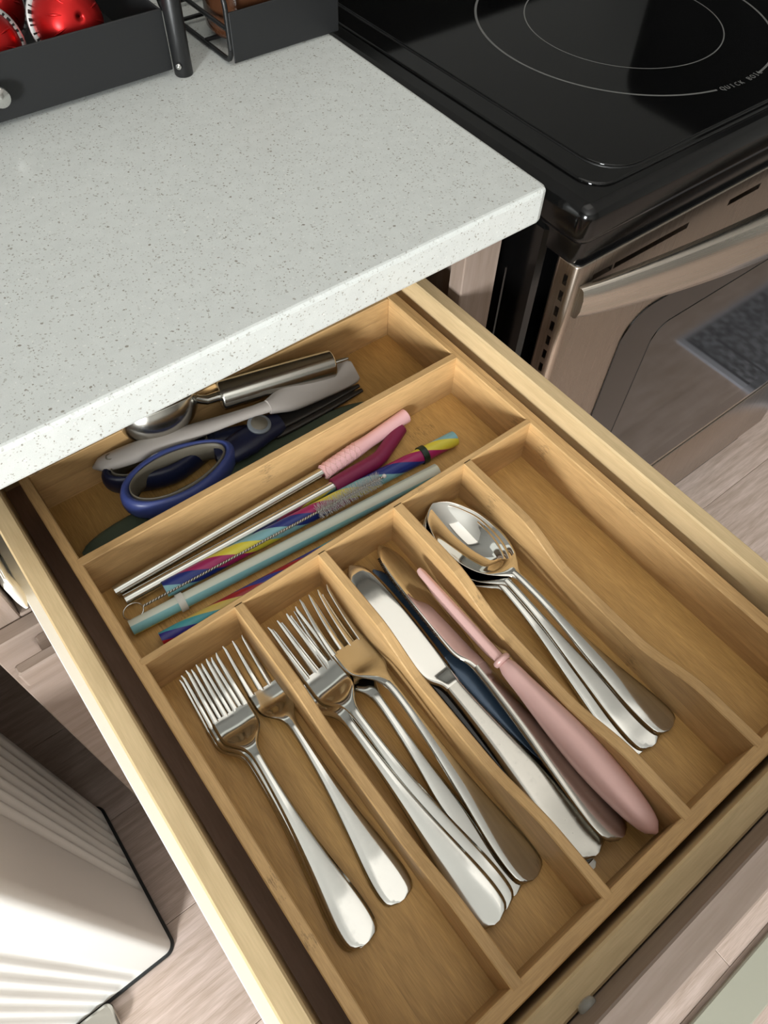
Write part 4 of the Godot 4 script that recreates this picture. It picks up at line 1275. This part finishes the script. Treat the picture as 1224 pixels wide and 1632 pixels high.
# ---------------------------------------------------------------- straws
func striped_pipe(a: Vector3, b: Vector3, r: float, turns_per_m: float, bands: float) -> MB:
	# a straw whose coordinates wind: v = round + turns along it
	var m := MB.new(); m.has_uv = true
	var N := 60; var n := 20
	var d := (b - a).normalized(); var side := d.cross(Vector3.UP).normalized(); var up := side.cross(d)
	var L := a.distance_to(b)
	var from := m.v.size()
	for k in N:
		for i in n:
			var j := i + 1
			var q := []
			for e in [[k, i], [k + 1, i], [k + 1, j], [k, j]]:
				var t: float = TAU * e[1] / n; var s := float(e[0]) / N
				q.append([a.lerp(b, s) + (side * cos(t) + up * sin(t)) * r, Vector2(0.5, bands * (float(e[1]) / n) + s * L * turns_per_m), a.lerp(b, s) + (side * cos(t) + up * sin(t)) * (r - 0.0009)])
			for w in [[0, 1, 2], [0, 2, 3]]:
				for x in w: m.v.append(q[x][0]); m.uvs.append(q[x][1])
				m.g.append(0)
			for w in [[0, 2, 1], [0, 3, 2]]:
				for x in w: m.v.append(q[x][2]); m.uvs.append(q[x][1])
				m.g.append(1)
	for e in [0, 1]:
		for i in n:
			var p := []
			for w in [[i, r], [i + 1, r], [i + 1, r - 0.0009], [i, r - 0.0009]]:
				var t: float = TAU * w[0] / n
				p.append((a if e == 0 else b) + (side * cos(t) + up * sin(t)) * float(w[1]))
			m.quad(p[0], p[1], p[2], p[3], 2 + e)
	m.settle(from)
	return m

func straws() -> void:
	var F := 0.762
	# two steel straws with silicone tips
	var o := thing("metal_straw", "steel straw with a pale pink silicone tip nearest the cross divider", "straw", Vector3.ZERO, "steel straws with silicone tips")
	var b := MB.new()
	var a1 := Vector3(-0.3118, F + 0.0075, 0.0972); var b1 := Vector3(-0.1340, F + 0.0085, 0.0985)
	b.pipe([a1, a1.lerp(b1, 0.5), b1], 0.0043, 0.0036, 22)
	built("tube", b, M.polished_steel, o)
	b = MB.new()
	var c1 := Vector3(-0.0545, F + 0.0120, 0.0935)
	var path := []; var rad := []
	for k in 21:
		var t := float(k) / 20
		path.append(Vector3(-0.1400, F + 0.0085, 0.0988).lerp(c1, t))
		rad.append(curve([[0.0, 0.0058], [0.05, 0.0063], [0.40, 0.0062], [0.47, 0.0058], [0.53, 0.0055], [1.0, 0.0060]], t))
	b.tube(path, rad, 22)
	var tip := built("silicone_tip", b, M.pink_silicone, o)
	b = MB.new()
	var ax := (c1 - (path[0] as Vector3)).normalized()
	for k in 7:
		var base: Vector3 = path[0] + ax * (0.003 + 0.0048 * k)
		var s2 := ax.cross(Vector3.UP).normalized()
		for w in [1.0, -1.0]:
			var zig := []
			for j in 13:
				var t := TAU * j / 12
				zig.append(base + ax * (0.0024 * w * sin(2.0 * t)) + s2 * cos(t) * 0.0063 + s2.cross(ax) * sin(t) * 0.0063)
			b.tube(zig, 0.00035, 5)
	built("grip_pattern", b, M.pink_sleeve, tip)
	b = MB.new()
	b.lathe([[0.0, 0.0], [0.0042, 0.0], [0.0042, 0.0004], [0.0, 0.0004]], c1 + ax * 0.00005, ax, 20)
	built("tip_opening", b, M.pink_sleeve, tip)
	o = thing("metal_straw", "steel straw with a bent magenta silicone tip", "straw", Vector3.ZERO, "steel straws with silicone tips")
	b = MB.new()
	var a2 := Vector3(-0.3090, F + 0.0062, 0.1065); var b2 := Vector3(-0.1330, F + 0.0070, 0.1135)
	b.pipe([a2, a2.lerp(b2, 0.5), b2], 0.0043, 0.0036, 22)
	built("tube", b, M.polished_steel, o)
	b = MB.new()
	path = []; rad = []
	var q0 := Vector3(-0.1400, F + 0.0070, 0.1130); var q1 := Vector3(-0.0965, F + 0.0075, 0.1135); var q2 := Vector3(-0.0640, F + 0.0075, 0.0985)
	for k in 25:
		var t := float(k) / 24
		var p: Vector3
		if t < 0.40: p = q0.lerp(q1, t / 0.5)
		elif t > 0.60: p = q1.lerp(q2, (t - 0.5) / 0.5)
		else:
			var u := (t - 0.40) / 0.20
			var A := q0.lerp(q1, 0.8); var B := q1.lerp(q2, 0.2)
			p = A.lerp(q1, u).lerp(q1.lerp(B, u), u)
		path.append(p)
		rad.append(curve([[0.0, 0.0060], [0.05, 0.0063], [0.40, 0.0062], [0.55, 0.0060], [1.0, 0.0058]], t))
	b.tube(path, rad, 20)
	built("silicone_tip", b, M.magenta_silicone, o)
	# thick swirled straw
	o = thing("striped_straw", "thick straw with wide blue, magenta and yellow swirls and a green band", "straw", Vector3.ZERO, "striped plastic straws")
	var s0 := Vector3(-0.2840, F + 0.0062, 0.1155); var s1 := Vector3(-0.0345, F + 0.0062, 0.1315)
	built("tube", striped_pipe(s0, s1, 0.0062, 11.5, 1.0), M.swirl, o)
	b = MB.new()
	var dd := (s1 - s0).normalized()
	b.pipe([s0.lerp(s1, 0.865), s0.lerp(s1, 0.875), s0.lerp(s1, 0.885)], 0.0073, 0.0062, 24)
	built("band", b, M.green_band, o)
	# pale lengthwise striped straw
	o = thing("striped_straw", "thin pale blue and yellow straw with a white band", "straw", Vector3.ZERO, "striped plastic straws")
	s0 = Vector3(-0.3155, F + 0.0055, 0.1275); s1 = Vector3(-0.0660, F + 0.0055, 0.1475)
	built("tube", striped_pipe(s0, s1, 0.0055, 0.5, 1.0), M.candy, o)
	b = MB.new()
	b.pipe([s0.lerp(s1, 0.135), s0.lerp(s1, 0.145), s0.lerp(s1, 0.155)], 0.0066, 0.0055, 24)
	built("band", b, M.white_band, o)
	# rainbow straw half hidden by the front divider
	o = thing("striped_straw", "rainbow striped straw lowest in the compartment, half hidden by the divider", "straw", Vector3.ZERO, "striped plastic straws")
	s0 = Vector3(-0.3035, F + 0.0056, 0.1475); s1 = Vector3(-0.1000, F + 0.0056, 0.1615)
	built("tube", striped_pipe(s0, s1, 0.0056, 8.0, 1.0), M.rainbow, o)
	# straw brush
	o = thing("straw_brush", "twisted wire straw cleaning brush lying on the straws", "brush")
	var w0 := Vector3(-0.3020, F + 0.0090, 0.1195); var w1 := Vector3(-0.1080, F + 0.0150, 0.1330)
	b = MB.new()
	var dir := (w1 - w0).normalized(); var sd := dir.cross(Vector3.UP).normalized(); var up := sd.cross(dir)
	for ph in [0.0, PI]:
		var pth := []
		for k in 241:
			var t := float(k) / 240
			var an := t * 44.0 * TAU + float(ph)
			pth.append(w0.lerp(w1, t) + (sd * cos(an) + up * sin(an)) * 0.00062)
		b.tube(pth, 0.00058, 5)
	built("wire", b, M.polished_steel, o)
	b = MB.new()
	path = []
	for k in 25:
		var t := TAU * k / 24
		path.append(w0 + dir * (-0.0068 + 0.0068 * cos(t)) + sd * (0.0062 * sin(t)))
	b.tube(path, 0.0006, 6)
	built("wire_loop", b, M.polished_steel, o)
	b = MB.new()
	var rr := RandomNumberGenerator.new(); rr.seed = 19
	for k in 620:
		var t := lerpf(0.705, 0.985, k / 620.0)
		var an := k * 2.399963
		var c := w0.lerp(w1, t)
		var e := (sd * cos(an) + up * sin(an) + dir * rr.randf_range(-0.15, 0.15)).normalized()
		if c.y + e.y * 0.006 < F + 0.001: continue
		b.tube([c, c + e * 0.0062], [0.00016, 0.00011], 3)
	var br := built("bristles", b, M.bristle, o)
	br.set_meta("kind", "stuff")
	b = MB.new()
	var bead := []
	for k in 9:
		var t := PI * k / 8
		bead.append([0.0017 * sin(t), -0.0017 * cos(t)])
	b.lathe(bead, w1 + dir * 0.001, dir, 14)
	built("bead", b, M.white_bead, o)
